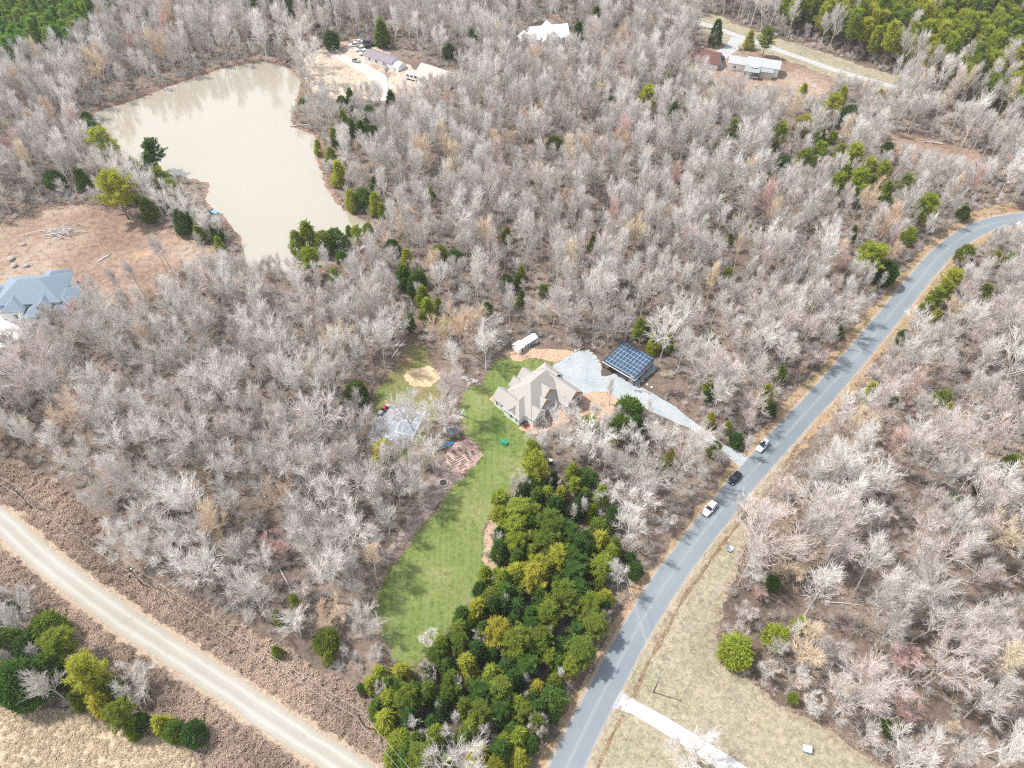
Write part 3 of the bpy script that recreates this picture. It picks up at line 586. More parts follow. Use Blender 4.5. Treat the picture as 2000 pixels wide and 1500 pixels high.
# --- vehicles
def car_mesh(root, kind, paint, L=4.7, W=1.86, H=1.62, roof_glass=False):
    """x forward; lofted body, glasshouse, wheels, lamps"""
    hw = W / 2
    def sec(x, w0, zb, zt, w1=None):
        w1 = w1 or w0 * .93; zm = zb + (zt - zb) * .55
        return [(x, -w0 * .92, zb), (x, -w0, zb + .12), (x, -w0, zm), (x, -w1, zt - .05), (x, -w1 * .8, zt), (x, w1 * .8, zt), (x, w1, zt - .05), (x, w0, zm), (x, w0, zb + .12), (x, w0 * .92, zb)]
    belt = H * .60; hood = H * .57
    b = MB(); h = L / 2
    b.loft([sec(-h, hw * .78, .38, belt * .86), sec(-h + .12, hw * .92, .26, belt * .98), sec(-h + .5, hw * .99, .22, belt), sec(-h + 1.3, hw, .20, belt), sec(0, hw, .20, belt), sec(h - 1.55, hw, .20, belt * .99), sec(h - .9, hw * .99, .22, hood * .96), sec(h - .35, hw * .93, .24, hood * .86), sec(h - .08, hw * .80, .28, hood * .74), sec(h, hw * .66, .36, hood * .64)])
    b.obj('body', paint, root, smooth=True)
    xr, xf = (-h + .22, h - 1.55) if kind != 'sedan' else (-h + .75, h - 1.45)
    rr, rf = (xr + .42, xf - .85)
    def cab(x, w0, z): return [(x, -w0, z), (x, w0, z)]
    gv = [(xr, -hw * .86, belt - .03), (xf, -hw * .90, belt - .05), (xf, hw * .90, belt - .05), (xr, hw * .86, belt - .03),
          (rr, -hw * .70, H - .06), (rf, -hw * .72, H - .06), (rf, hw * .72, H - .06), (rr, hw * .70, H - .06)]
    G_ = MB(); G_.add(gv, [(0, 3, 2, 1), (4, 5, 6, 7), (0, 1, 5, 4), (1, 2, 6, 5), (2, 3, 7, 6), (3, 0, 4, 7)]); G_.obj('windows', M_GLASS, root, bevel=.05)
    rp = MB(); rp.slab([(rr - .12, -hw * .74, H - .03), (rf + .10, -hw * .75, H - .04), (rf + .10, hw * .75, H - .04), (rr - .12, hw * .74, H - .03)], .06)
    for sx in (-1, 1):
        for (xa, xb) in ((xf - .02, rf + .02), (xr + .03, rr - .02), ((xf + xr) / 2 - .05, (rf + rr) / 2 - .05)):
            rp.tube([(xa, sx * hw * .89, belt - .02), (xb, sx * hw * .73, H - .06)], [.055, .05], 4)
    rp.obj('roof', paint, root, bevel=.02)
    if roof_glass:
        xa, xb = roof_glass; MB().box(xa, xb, -hw * .42, hw * .42, H - .03, H - .005).obj('sunroof', M_GLASS, root)
    for sx in (-1, 1):
        MB().box(h - .42, h - .10, sx * hw * .72 - .14, sx * hw * .72 + .14, hood * .68, hood * .80).obj('headlight', M_LAMP, root, bevel=.03)
        MB().box(-h - .01, -h + .16, sx * hw * .74 - .13, sx * hw * .74 + .13, belt * .72, belt * .88).obj('tail_light', M_RED, root, bevel=.02)
        MB().box(xf - .35, xf - .18, sx * (hw + .10) - .10, sx * (hw + .10) + .10, belt - .02, belt + .14).obj('mirror', paint, root, bevel=.03)
        for x in (-h + .85, h - .88):
            q = MB(); q.tube([(x, sx * (hw - .22), .34), (x, sx * (hw + .015), .34)], [.34, .34], 16, cap=True); wh = q.obj('wheel', M_BLACK, root)
            q = MB(); q.tube([(x, sx * (hw - .05), .34), (x, sx * (hw + .03), .34)], [.21, .21], 12, cap=True); q.obj('rim', M_CHROME, wh)
M_CARW = flat('white_paint', (.80, .80, .80), .25, spec=.5, var=0); M_CARK = flat('black_paint', (.018, .022, .03), .2, spec=.5, var=0)
def road_dir(px, py):
    p = G(px, py); mid, _, _ = ribbon_pts(ROADC, 6); k = min(range(len(mid)), key=lambda i: (mid[i][0]-p[0])**2 + (mid[i][1]-p[1])**2)
    a, b = mid[max(k-1, 0)], mid[min(k+1, len(mid)-1)]; return math.atan2(b[1]-a[1], b[0]-a[0])
for (px, py, flip, kind, paint, dims, lb, sr, dr) in (
        (1385, 996, 1, 'suv', M_CARW, (4.8, 1.9, 1.66), 'white car heading downhill at the road edge, nearest the camera of the three', (.35, .75), .0),
        (1434, 936, 1, 'sedan', M_CARK, (4.6, 1.82, 1.45), 'black car on the road edge with its driver door open', None, -.03),
        (1488, 873, 1, 'suv', M_CARW, (4.7, 1.88, 1.64), 'white car with a dark panoramic sunroof, farthest up the road of the three', (-.7, .5), .02)):
    x, y = G(px, py); e = empty('parked_car', (x, y, .075), road_dir(px, py) + (PI if flip else 0) + dr, lb, 'car', 'cars parked along the road')
    car_mesh(e, kind, paint, *dims, roof_glass=sr)
    if kind == 'sedan':
        q = MB(); q.add([(.55, -.93, .45), (.02, -1.72, .45), (.02, -1.72, .95), (.55, -.93, .95), (.60, -.90, .45), (.07, -1.69, .45), (.07, -1.69, .95), (.60, -.90, .95)], [(0,3,2,1),(4,5,6,7),(0,1,5,4),(1,2,6,5),(2,3,7,6),(3,0,4,7)])
        q.obj('open_door', M_CARK, e)
# vehicles in the clearing beyond the pond, and one by the brown-roofed garage
def far_car(px, py, rz, paint, lb, kind='suv', dims=(4.8, 1.9, 1.7), group='vehicles in the clearing beyond the pond'):
    x, y = G(px, py); e = empty('parked_car', (x, y, .03), R(rz), lb, 'car', group); car_mesh(e, kind, paint, *dims)
far_car(699, 84, 200, M_CARW, 'white car at the upper end of the yard row, nearest the tree line', 'sedan', (4.8, 1.9, 1.5))
far_car(703, 98, 215, M_CARW, 'white car between the upper white car and the wheeled trailer')
far_car(691, 90, 190, M_CARW, 'white vehicle on the left side of the yard row')
far_car(716, 84, 210, M_CARK, 'black car at the back of the yard row under the trees', 'sedan', (4.7, 1.8, 1.45))
far_car(727, 90, 205, M_CARK, 'black car in front of the white trailer house, beside its roof end', 'suv')
far_car(714, 95, 205, M_CARK, 'black car in the middle of the yard row')
far_car(709, 105, 230, M_CARW, 'white car nearest the corner of the trailer house')
far_car(651, 98, 330, M_CARW, 'white pickup sized vehicle standing alone beside the dark cedar', 'sedan', (5.2, 1.9, 1.7))
far_car(696, 121, 340, flat('grey_paint', (.30, .32, .30), .4), 'small grey car alone in the middle of the tan yard', 'suv', (4.0, 1.8, 1.6))
far_car(1406, 114, 120, flat('navy_paint', (.03, .06, .10), .3), 'dark blue car parked beside the brown-roofed garage', 'suv', group='vehicles by the grey house')
# --- far houses
def simple_house(name, loc, rz, lb, blocks, roofm, wallm=M_WHITE, wins=(), cat='house'):
    e = empty(name, loc, rz, lb, cat)
    for (x0, x1, y0, y1, zw, pitch, ax, hip) in blocks:
        q = MB(); q.box(x0, x1, y0, y1, 0, zw); q.obj('wall', wallm, e)
        q = MB(); gable_roof(q, x0, x1, y0, y1, zw, pitch, ax, hip); q.obj('roof', roofm, e)
        q = MB()
        if ax == 'x':
            if not hip[0]: gable_wall(q, 'x', x0 + .02, (y0 + y1) / 2, (y1 - y0) / 2, zw, pitch, inward=1)
            if not hip[1]: gable_wall(q, 'x', x1 - .02, (y0 + y1) / 2, (y1 - y0) / 2, zw, pitch)
        else:
            if not hip[0]: gable_wall(q, 'y', y0 + .02, (x0 + x1) / 2, (x1 - x0) / 2, zw, pitch, inward=1)
            if not hip[1]: gable_wall(q, 'y', y1 - .02, (x0 + x1) / 2, (x1 - x0) / 2, zw, pitch)
        if q.v: q.obj('gable', wallm, e)
    for a in wins: window(e, *a)
    return e
F, T = False, True
x, y = G(748, 122)
e = simple_house('trailer_house', (x, y, 0), R(-33), 'long white trailer house with a dull grey-brown roof beside the row of vehicles', [(-8.5, 7.5, -3.2, 3.2, 2.9, .35, 'x', (F, F))], flat('brown_grey_roof', (.24, .21, .23), .8), wins=[(-5, -3.21, 1.0, 1.2, 1.1, -PI/2), (-1, -3.21, 1.0, 1.2, 1.1, -PI/2), (3.5, -3.21, .9, 1.0, 1.3, -PI/2)])
MB().box(5.5, 9.5, -3.6, -3.3, 0, 2.2).obj('skirting', M_TRIM, e)
x, y = G(762, 124); e = empty('tarp_shelter', (x + 2, y - 3, 0), R(-33), 'pale blue translucent shelter at the lower end of the trailer house', 'shelter')
q = MB(); q.loft([[(xx, 3.0 * math.cos(PI * k / 10), 2.9 * math.sin(PI * k / 10)) for k in range(11)] for xx in (-1, 1, 3, 5)], cap=True); q.obj('cover', flat('pale_tarp', (.62, .70, .74), .5), e)
MB().box(-1.1, -.95, -.8, .8, 0, 2).obj('door', M_TRIM, e)
x, y = G(850, 158)
simple_house('brown_house', (x, y, 0), R(-35), 'house with large tan roof and small grey wing at the end of the yard', [(-7, 8, -5.5, 5.5, 3.2, .55, 'x', (F, F)), (7.5, 11.5, -.5, 5.5, 2.8, .6, 'y', (F, F))], flat('tan_roof', (.46, .41, .37), .85), wins=[(-3, -5.51, 1, 1, 1.2, -PI/2), (3, -5.51, 1, 1, 1.2, -PI/2)])
x, y = G(808, 156); e = empty('motorhome', (x, y, 0), R(-25), 'white camper with dark windows below the tan-roofed house', 'camper')
MB().box(-3.6, 3.6, -1.2, 1.2, .5, 3.1).obj('body', M_WHITE, e, bevel=.2)
for xx in (-2.2, -.2, 1.8): MB().box(xx - .6, xx + .6, -1.24, -1.18, 1.7, 2.5).obj('window', M_GLASS, e)
for xx in (-2.4, 2.4):
    for yy in (-1.1, 1.1): q = MB(); q.tube([(xx, yy - .1, .45), (xx, yy + .1, .45)], [.45, .45], 12, cap=True); q.obj('wheel', M_BLACK, e)
MB().box(-1, 1, -.5, .5, 3.08, 3.3).obj('roof_unit', M_TRIM, e, bevel=.05)
x, y = G(1070, 82)
simple_house('white_house', (x, y, 0), R(12), 'tall house with shining white metal roof and gables among the bare trees', [(-9, 9, -5, 5, 4.2, .75, 'x', (F, F)), (-4.5, 4.5, -8.5, 3, 4.4, 1.0, 'y', (F, F)), (-13.5, -8, -4.5, 3.5, 3, .7, 'y', (F, F))], flat('white_metal_roof', (.74, .78, .82), .45), wins=[(-2, -8.51, 1.2, .9, 1.5, -PI/2), (2, -8.51, 1.2, .9, 1.5, -PI/2), (-11, -4.51, 1, .9, 1.4, -PI/2), (7, -5.01, 1.4, .9, 1.4, -PI/2), (0, -8.51, 4.5, .8, 1.2, -PI/2)])
x, y = G(1377, 124)
simple_house('brown_garage', (x, y, 0), R(-20), 'garage with a reddish brown roof beside the blue-tinted parking pad', [(-7, 6, -5, 5, 3, .6, 'x', (F, F))], flat('brown_roof', (.15, .075, .062), .85, var=.2), wins=[(6.01, -2, 1, 1, 1.2, 0), (6.01, 2, 1, 1, 1.2, 0)], cat='garage')
x, y = G(1470, 138)
e = simple_house('grey_house', (x, y, 0), R(-19), 'long white house with light grey roof and a dark screened porch', [(-3, 11, -3.5, 4, 4.2, .5, 'x', (F, F)), (-11, -3.2, -2.5, 4.2, 3.4, .5, 'x', (F, F))], flat('light_grey_roof', (.40, .41, .41), .85), wins=[(11.01, -1.5, 2.6, .8, 1.1, 0), (11.01, 1.5, 2.6, .8, 1.1, 0), (11.01, -1.5, .6, .8, 1.1, 0), (11.01, 1.8, .6, .8, 1.1, 0), (-8, -2.51, 1, .9, 1.2, -PI/2)])
q = MB(); q.slab([(-3.5, -8.5, 3.3), (3.2, -8.5, 3.3), (3.2, -3.4, 4.2), (-3.5, -3.4, 4.2)], .2); q.slab([(3.2, -6.5, 3.2), (9, -6.5, 3.2), (9, -3.4, 3.9), (3.2, -3.4, 3.9)], .2); q.obj('porch_roof', flat('green_grey_roof', (.27, .31, .31), .8), e)
MB().box(-3.2, 2.9, -8.2, -3.5, 1.2, 3.15).obj('porch_screen', M_GLASS, e); q = MB(); q.box(-3.3, 3.0, -8.3, -8.2, .9, 1.2); [q.box(-3.3 + k * 1.04, -3.2 + k * 1.04, -8.3, -8.2, 0, 3.1) for k in range(7)]; q.obj('porch_frame', M_WHITE, e)
MB().box(-1, 2, -5.8, -3.8, 4.05, 4.3).obj('skylight', M_TRIM, e)
MB().box(3.4, 8.8, -6.2, -3.6, 0, 3.1).obj('wall', flat('tan_siding', (.52, .48, .40), .8), e)
# blue-roofed house at the left edge
x, y = G(82, 588)
e = simple_house('blue_roofed_house', (x, y, 0), R(6), 'large house with steep slate-blue hip roofs and white walls beside the pale driveway', [(-9.5, 9.5, -6.5, 6.5, 5.2, .62, 'x', (T, T)), (-7, -1, -9, 0, 4.6, .7, 'y', (T, F)), (-1, 6, -10.5, -4, 3.2, .6, 'x', (T, T)), (7, 13, -8, 2, 3.6, .6, 'y', (T, T)), (1, 8, 2, 9, 4.8, .7, 'y', (F, T)), (3.2, 6.8, -8.2, -5, 4.9, .9, 'y', (F, F)), (-9.2, -7.4, -7.6, -4, 4.6, .9, 'y', (F, F))], flat('slate_blue_roof', (.20, .26, .315), .7, var=.10), wins=[(-4, -9.01, 1.4, 1.2, 1.6, -PI/2), (3, -10.51, 1, 1.2, 1.4, -PI/2), (0.5, -6.51, 3.6, 1.4, .8, -PI/2), (-8.3, -6.51, 1.4, .9, 1.5, -PI/2)])
x, y = G(-2, 592)
e = simple_house('garage_block', (x, y, 0), R(6), 'low wing with a blue hip roof and dark garage doors, cut by the picture edge', [(-8, 6, -5, 5, 3.2, .55, 'x', (T, T))], flat('slate_blue_roof', (.20, .33, .45)), cat='garage')
for xx in (-2.5, 1, 4.2): MB().box(xx - 1.2, xx + 1.2, -5.05, -4.97, .05, 2.4).obj('garage_door', M_GLASS, e)
# --- playhouse with slide, garden beds, fire pit, rocks, logs, table, hoop, mower
x, y = G(883, 852); e = empty('playhouse', (x, y, 0), R(15), 'small wooden playhouse tower with a dark roof at the garden edge', 'playhouse')
for xx in (-1, 1):
    for yy in (-1, 1): MB().box(xx - .08, xx + .08, yy - .08, yy + .08, 0, 2.6).obj('post', M_WOOD, e)
MB().box(-1.1, 1.1, -1.1, 1.1, 1.2, 1.35).obj('platform', flat('play_wood', (.42, .30, .20), .8, var=.2), e)
q = MB(); gable_roof(q, -1.2, 1.2, -1.2, 1.2, 2.6, .8, 'x', over=.2); q.obj('roof', flat('dark_grey_roof', (.16, .17, .20), .8), e)
MB().box(-1.05, 1.05, .95, 1.05, 1.35, 2.2).obj('side_wall', flat('play_wood', (.42, .30, .20)), e)
x, y = G(886, 865); e = empty('slide', (x, y, 0), R(215), 'bright blue plastic slide leaning beside the playhouse', 'slide')
q = MB(); pr = [(-.35, .22), (-.28, 0), (.28, 0), (.35, .22), (.31, .22), (.25, .04), (-.25, .04), (-.31, .22)]
q.loft([[(t, a, b + zc) for a, b in pr] for t, zc in ((0, .12), (.5, .15), (1.2, .55), (2.4, 1.2), (2.9, 1.25))]); q.obj('chute', M_BLUE, e); MB().box(2.75, 2.85, -.3, .3, 0, 1.2).obj('ladder', M_BLUE, e)
bm_ = flat('bed_board', (.48, .42, .38), .8, var=.15); bsoil = flat('bed_soil', (.19, .12, .085), .95, var=.3, scale=5)
beds = [(899,880,1.2,2.4),(888,887,1.2,2.6),(895,895,2.4,1.1),(886,904,2.2,1.1),(912,888,1.1,2.2),(917,897,1.1,2.2),(905,902,1.8,1.1),(901,911,2.0,1.1),(876,895,1.1,2.0),(923,884,1.2,1.2)]
for i, (px, py, a, b) in enumerate(beds):
    x, y = G(px, py); pos = ['long bed nearest the playhouse', 'bed below the slide', 'bed in the second row beside the lawn edge', 'bed on the outer left of the second row', 'bed in the right-hand column, upper', 'bed in the right-hand column, lower', 'middle bed of the third row', 'bed nearest the lower corner of the brick patch', 'bed farthest from the lawn', 'small square bed at the lawn edge'][i]
    e = empty('raised_bed', (x, y, .03), R(34), 'framed garden ' + pos, 'garden bed', 'garden beds beside the lawn')
    q = MB(); q.box(-a/2, a/2, -b/2, -b/2+.12, 0, .3); q.box(-a/2, a/2, b/2-.12, b/2, 0, .3); q.box(-a/2, -a/2+.12, -b/2+.12, b/2-.12, 0, .298); q.box(a/2-.12, a/2, -b/2+.12, b/2-.12, 0, .298); q.obj('board_frame', bm_, e)
    MB().box(-a/2+.12, a/2-.12, -b/2+.12, b/2-.12, 0, .22).obj('soil', bsoil, e)
def rock(name, x, y, r, lb, cat='rock', group=None, mat=None, seed=0, z=0):
    rr = random.Random(seed); bm = bmesh.new(); bmesh.ops.create_icosphere(bm, subdivisions=2, radius=r)
    for v in bm.verts: v.co *= rr.uniform(.78, 1.12); v.co.z *= .65
    me = bpy.data.meshes.new(name); bm.to_mesh(me); bm.free(); me.materials.append(mat or M_STONE)
    o = bpy.data.objects.new(name, me); C.objects.link(o); o.location = (x, y, r * .35 + z); o.rotation_euler = (0, 0, rr.uniform(0, 6)); tag(o, lb, cat, group); return o
rr = random.Random(5)
for k in range(16):
    t = k / 15; x, y = G(903 + 30 * t + rr.uniform(-2, 2), 738 + 8 * t + rr.uniform(-2.5, 2.5)); rock('boulder', x, y, rr.uniform(.3, .65), 'grey boulder in the row along the lawn edge below the white-barked tree', group='boulders along the lawn edge', seed=k)
for k in range(14):
    a = rr.uniform(0, 6.28); x, y = G(1163, 799); rock('boulder', x + 1.6 * math.cos(a) * rr.random(), y + 1.5 * math.sin(a) * rr.random(), rr.uniform(.25, .5), 'dark grey boulder in the heap on the round mulch bed', group='boulders heaped on the mulch bed', seed=50 + k)
for k, (px, py) in enumerate([(1124,686),(1131,683),(1150,686),(1156,690),(1164,700),(1168,706),(1172,713),(1110,700),(1255,745),(1264,752),(1273,757)]):
    x, y = G(px, py); rock('boulder', x, y, .45, 'pale boulder edging the blue gravel parking area', group='boulders round the gravel parking area', seed=90 + k, mat=flat('pale_rock', (.55, .48, .42), .9, var=.2))
for k, (px, py, r) in enumerate([(28,520,1.1),(52,520,1.0),(105,455,.7),(46,478,.8),(22,507,1.2)]):
    x, y = G(px, py); rock('boulder', x, y, r, ['grey boulder on the dirt nearest the blue-roofed house', 'pale boulder beside the dirt track above the blue roof', 'small boulder beside the brush pile', 'pale boulder heap on the open dirt', 'large boulder near the left edge of the dirt clearing'][k], seed=120 + k)
x, y = G(866, 944); e = empty('fire_pit', (x, y, .02), 0, 'round stone fire pit with charred middle on the twiggy ground', 'fire pit')
q = MB()
for k in range(12): a = 2*PI*k/12; q.box(1.1*math.cos(a)-.22, 1.1*math.cos(a)+.22, 1.1*math.sin(a)-.2, 1.1*math.sin(a)+.2, 0, .35)
q.obj('stone_ring', M_STONE, e, bevel=.05); q = MB(); q.tube([(0,0,.02),(0,0,.1)], [.95,.95], 16, cap=True); q.obj('ash', flat('char', (.05,.045,.045), 1), e)
x, y = G(985, 866); e = empty('picnic_table', (x, y, .02), R(-35), 'green plastic picnic table standing alone on the lawn', 'table')
MB().box(-.95, .95, -.42, .42, .68, .74).obj('table_top', M_GREEN, e, bevel=.02)
for yy in (-.8, .8): MB().box(-.9, .9, yy - .15, yy + .15, .40, .45).obj('bench', M_GREEN, e)
for xx in (-.7, .7):
    for yy in (-.85, .85): q = MB(); q.tube([(xx, yy, 0), (xx, yy * .24, .68)], [.05, .05], 4); q.obj('leg', M_GREEN, e)
x, y = G(976, 846); e = empty('swing_frame', (x, y, .02), R(30), 'thin green garden frame standing on the lawn below the house', 'frame')
q = MB()
for xx in (-1.2, 1.2):
    for yy in (-.8, .8): q = MB(); q.tube([(xx, yy, 0), (xx, 0, 1.9)], [.04]*2, 5); q.obj('leg', M_GREEN, e)
q = MB(); q.tube([(-1.2, 0, 1.9), (1.2, 0, 1.9)], [.05]*2, 6); q.obj('top_bar', M_GREEN, e)
x, y = G(834, 803); e = empty('basketball_hoop', (x + .1, y - .1, .02), R(215), 'white basketball hoop on a pole at the court corner', 'hoop')
q = MB(); q.tube([(0, 0, 0), (0, 0, 3.2), (.8, 0, 3.5)], [.08, .07, .06], 8); q.obj('pole', M_TRIM, e); MB().box(.8, .86, -.9, .9, 2.95, 4.0).obj('backboard', M_TRIM, e)
q = MB(); q.tube([(1.1 + .23 * math.cos(a), .23 * math.sin(a), 3.05) for a in [2*PI*k/12 for k in range(13)]], [.015]*13, 4); q.obj('rim', M_RED, e)
x, y = G(751, 801); e = empty('tractor', (x, y, .13), R(58), 'small red and black garden tractor on the corner of the court', 'tractor')
MB().box(-.2, 1.0, -.28, .28, .45, .95).obj('bonnet', M_RED, e, bevel=.06); MB().box(-.9, -.2, -.5, .5, .5, .62).obj('fender', M_RED, e, bevel=.03); MB().box(-.75, -.35, -.22, .22, .62, 1.05).obj('seat', M_BLACK, e, bevel=.05)
q = MB(); q.tube([(-.15, 0, .9), (-.3, 0, 1.15)], [.03, .03], 5); q.obj('steering_wheel', M_BLACK, e)
for (xx, yy, r) in ((-.6, -.55, .42), (-.6, .55, .42), (.75, -.42, .27), (.75, .42, .27)):
    q = MB(); q.tube([(xx, yy - .12, r), (xx, yy + .12, r)], [r, r], 14, cap=True); q.obj('wheel', M_BLACK, e)
MB().box(1.15, 1.75, -.7, .7, .2, .6).obj('loader_bucket', M_CHROME, e)
MB().box(-2.4, -1.1, -.5, .5, .35, .8).obj('cart', M_CHROME, e)
# utility box, culvert lid, mailbox-sized things on the dry field
x, y = G(1575, 1465); e = empty('utility_box', (x, y, .02), R(-15), 'blue-grey utility box standing on the dry field near the concrete driveway', 'utility box')
MB().box(-.8, .8, -.6, .6, 0, .9).obj('cabinet', flat('blue_grey_paint', (.30, .38, .42), .5), e, bevel=.05); MB().box(-.85, .85, -.65, .65, .9, .98).obj('lid', flat('pale_blue_lid', (.50, .62, .66), .5), e, bevel=.02)
x, y = G(1424, 1073); e = empty('satellite_dish', (x, y, .02), R(120), 'pale round dish lying tilted on the field beside the overhead wire', 'dish')
q = MB(); q.loft([[(.9 * s * math.cos(2*PI*k/16), .9 * s * math.sin(2*PI*k/16), .25 + .25 * s * s) for k in range(16)] for s in (.1, .4, .7, 1.0)], cap=False); q.obj('reflector', M_CHROME, e); MB().box(-.08, .08, -.08, .08, 0, .3).obj('stand', M_DARK, e)
x, y = G(1075, 904); e = empty('water_barrel', (x, y, .02), 0, 'dark barrel with a pale lid in the wood right of the tall lime pine', 'barrel')
q = MB(); q.tube([(0,0,0),(0,0,.3),(0,0,.9),(0,0,1.1)], [.5,.62,.62,.5], 14, cap=True); q.obj('body', M_DARK, e); q = MB(); q.tube([(0,0,1.1),(0,0,1.18)], [.52,.5], 14, cap=True); q.obj('lid', M_TRIM, e)
# propane-like tank and small boat on the pond bank
x, y = G(417, 416); e = empty('rowing_boat', (x, y, .12), R(150), 'small blue and white boat pulled up on the pond bank', 'boat')
q = MB(); q.loft([[(t, -w_, h_), (t, -w_ * .6, 0), (t, w_ * .6, 0), (t, w_, h_), (t, w_ * .85, h_), (t, 0, h_ * .35), (t, -w_ * .85, h_)] for t, w_, h_ in ((-1.9, .55, .5), (-1, .75, .5), (.3, .75, .52), (1.3, .5, .6), (1.9, .08, .75))]); q.obj('hull', M_BLUE, e)
for t in (-1.1, .2): MB().box(t - .16, t + .16, -.66, .66, .40, .46).obj('seat', M_TRIM, e)
# fallen logs and brush piles
def log_pile(name, px, py, lb, n, spread, L, seed, cat='brush pile', mat=None):
    r = random.Random(seed); x, y = G(px, py); q = MB()
    for k in range(n):
        a = r.gauss(.3, .6); cx, cy = r.gauss(0, spread), r.gauss(0, spread * .6); l = L * r.uniform(.4, 1); z_ = r.uniform(.1, 1.1)
        p0 = (cx - l/2*math.cos(a), cy - l/2*math.sin(a), max(.1, z_ + r.uniform(-.4, .4))); p1 = (cx + r.uniform(-.4,.4), cy + r.uniform(-.4,.4), z_ + .2); p2 = (cx + l/2*math.cos(a), cy + l/2*math.sin(a), max(.1, z_ + r.uniform(-.4, .5)))
        rad = r.uniform(.05, .17); q.tube([p0, p1, p2], [rad, rad * .85, rad * .5], 5)
    o = q.obj(name, mat or flat('dead_wood', (.50, .46, .43), .9, var=.3), fixn=False); o.location = (x, y, 0); return tag(o, lb, cat)
log_pile('brush_pile', 120, 455, 'big heap of bare grey trunks on the red dirt clearing', 60, 2.6, 8, 11)
log_pile('brush_pile', 1315, 771, 'low dark heap of branches in the clearing right of the driveway', 34, 1.3, 3.2, 12, mat=flat('dark_wood', (.16, .13, .13), .9, var=.3))
log_pile('brush_pile', 366, 535, 'tangle of dark branches below the tan slope', 30, 1.8, 4, 13, mat=flat('dark_wood', (.16, .13, .13)))
def fallen_log(a, b, rad, lb, mat=None):
    A, B = G(*a), G(*b); q = MB(); d = (B[0]-A[0], B[1]-A[1]); q.tube([(0, 0, rad), (d[0]*.5, d[1]*.5 + .2, rad*1.2), (d[0], d[1], rad*.8)], [rad, rad*.85, rad*.5], 7, cap=True)
    for t, s in ((.45, 1), (.7, -1), (.85, 1)):
        q.tube([(d[0]*t, d[1]*t, rad), (d[0]*(t+.12) - s*d[1]*.1, d[1]*(t+.12) + s*d[0]*.1, rad + .8)], [rad*.4, rad*.15], 4)
    o = q.obj('fallen_log', mat or flat('dead_wood', (.50, .46, .43)), fixn=False); o.location = (*A, 0); tag(o, lb, 'log')
fallen_log((1840,282), (1802,278), .3, 'long fallen trunk across the clearing in the upper right')
fallen_log((765,700), (792,665), .18, 'thin pale log beside the brown ditch above the sand patch')
fallen_log((191,512), (215,498), .2, 'pale pipe-like log on the tan slope right of the blue roof', M_TRIM)
fallen_log((815,641), (835,650), .18, 'short fallen trunk at the wood edge above the sand patch')
fallen_log((1254,762), (1270,770), .2, 'timber edging log along the right side of the gravel driveway')
fallen_log((600,245), (566,248), .25, 'bare fallen branch reaching into the pond from the right bank')
fallen_log((672,398), (668,405), .25, 'small log on the pond edge by the olive cedars')
# --- utility poles and wires
POLES = []
def pole(bx, by, lb, h=9.0, arm=0, plain=False):
    x, y = G(bx, by); e = empty('utility_pole', (x, y, 0), arm, lb, 'utility pole')
    q = MB(); q.tube([(0, 0, 0), (0, 0, h)], [.17, .12], 9, cap=True); q.obj('post', M_POLE, e)
    if not plain: MB().box(-.7, .7, -.045, .045, h - .48, h - .38).obj('crossarm', M_POLE, e)
    for s in ((0,) if plain else (-.6, 0, .6)): q = MB(); q.tube([(s, 0, h - .38), (s, 0, h + .02 if plain else h - .2)], [.05, .04], 6, cap=True); q.obj('insulator', M_CHROME, e)
    if plain: POLES.append((x, y, h)); return (x, y, h - .2, arm)
    q = MB(); q.tube([(.22, .18, h - 1.9), (.22, .18, h - 1.0)], [.16, .16], 10, cap=True); q.obj('transformer', M_CHROME, e)
    POLES.append((x, y, h)); return (x, y, h - .2, arm)
pL0 = pole(62, 992, 'dark utility pole beside the gravel road nearest the left edge', arm=R(55))
pL1 = pole(281, 1145, 'dark utility pole in the brush halfway along the gravel road', arm=R(55))
pL2 = pole(712, 1421, 'dark utility pole at the lower end of the gravel road near the evergreen grove', arm=R(55))
pR1 = pole(1209, 1140, 'utility pole at the edge of the evergreen grove beside the asphalt road', arm=R(20))
pR2 = pole(1276, 1352, 'utility pole on the dry field beside the ditch end', arm=R(-55), plain=True)
def wire(a, b, lb, off=(0,), sag=1.2, r=.028):
    q = MB()
    for o_ in off:
        pts = []
        for k in range(17):
            t = k / 16; x = a[0] + (b[0]-a[0])*t + o_ * ((1-t)*math.cos(a[3]) + t*math.cos(b[3])); y = a[1] + (b[1]-a[1])*t + o_ * ((1-t)*math.sin(a[3]) + t*math.sin(b[3]))
            pts.append((x, y, a[2] + (b[2]-a[2])*t - sag*4*t*(1-t)))
        q.tube(pts, [r]*17, 4)
    tag(q.obj('overhead_wire', M_WIRE, fixn=False), lb, 'wire')
far0 = (*G(-260, 790), 8.8, R(55)); wire(far0, pL0, 'overhead wires leaving the left edge pole out of the picture', (-.7, .7))
wire(pL0, pL1, 'pair of overhead wires between the two left poles along the gravel road', (-.7, .7)); wire(pL1, pL2, 'pair of overhead wires running over the brush to the lower pole', (-.7, .7))
wire(pL2, (*G(900, 1640), 8.8, R(55)), 'overhead wires dropping out of the picture past the grove', (-.7, .7))
wire(pR1, pR2, 'pair of overhead wires crossing the asphalt road', (-.3, .3)); wire(pR2, (*G(1580, 880, 8.8), 8.8, R(-35)), 'single overhead wire following the ditch up the road', (0,), r=.03); wire(pR2, (*G(1130, 1640, 8.8), 8.8, R(-55)), 'single overhead wire going down past the concrete driveway', (0,), r=.03)
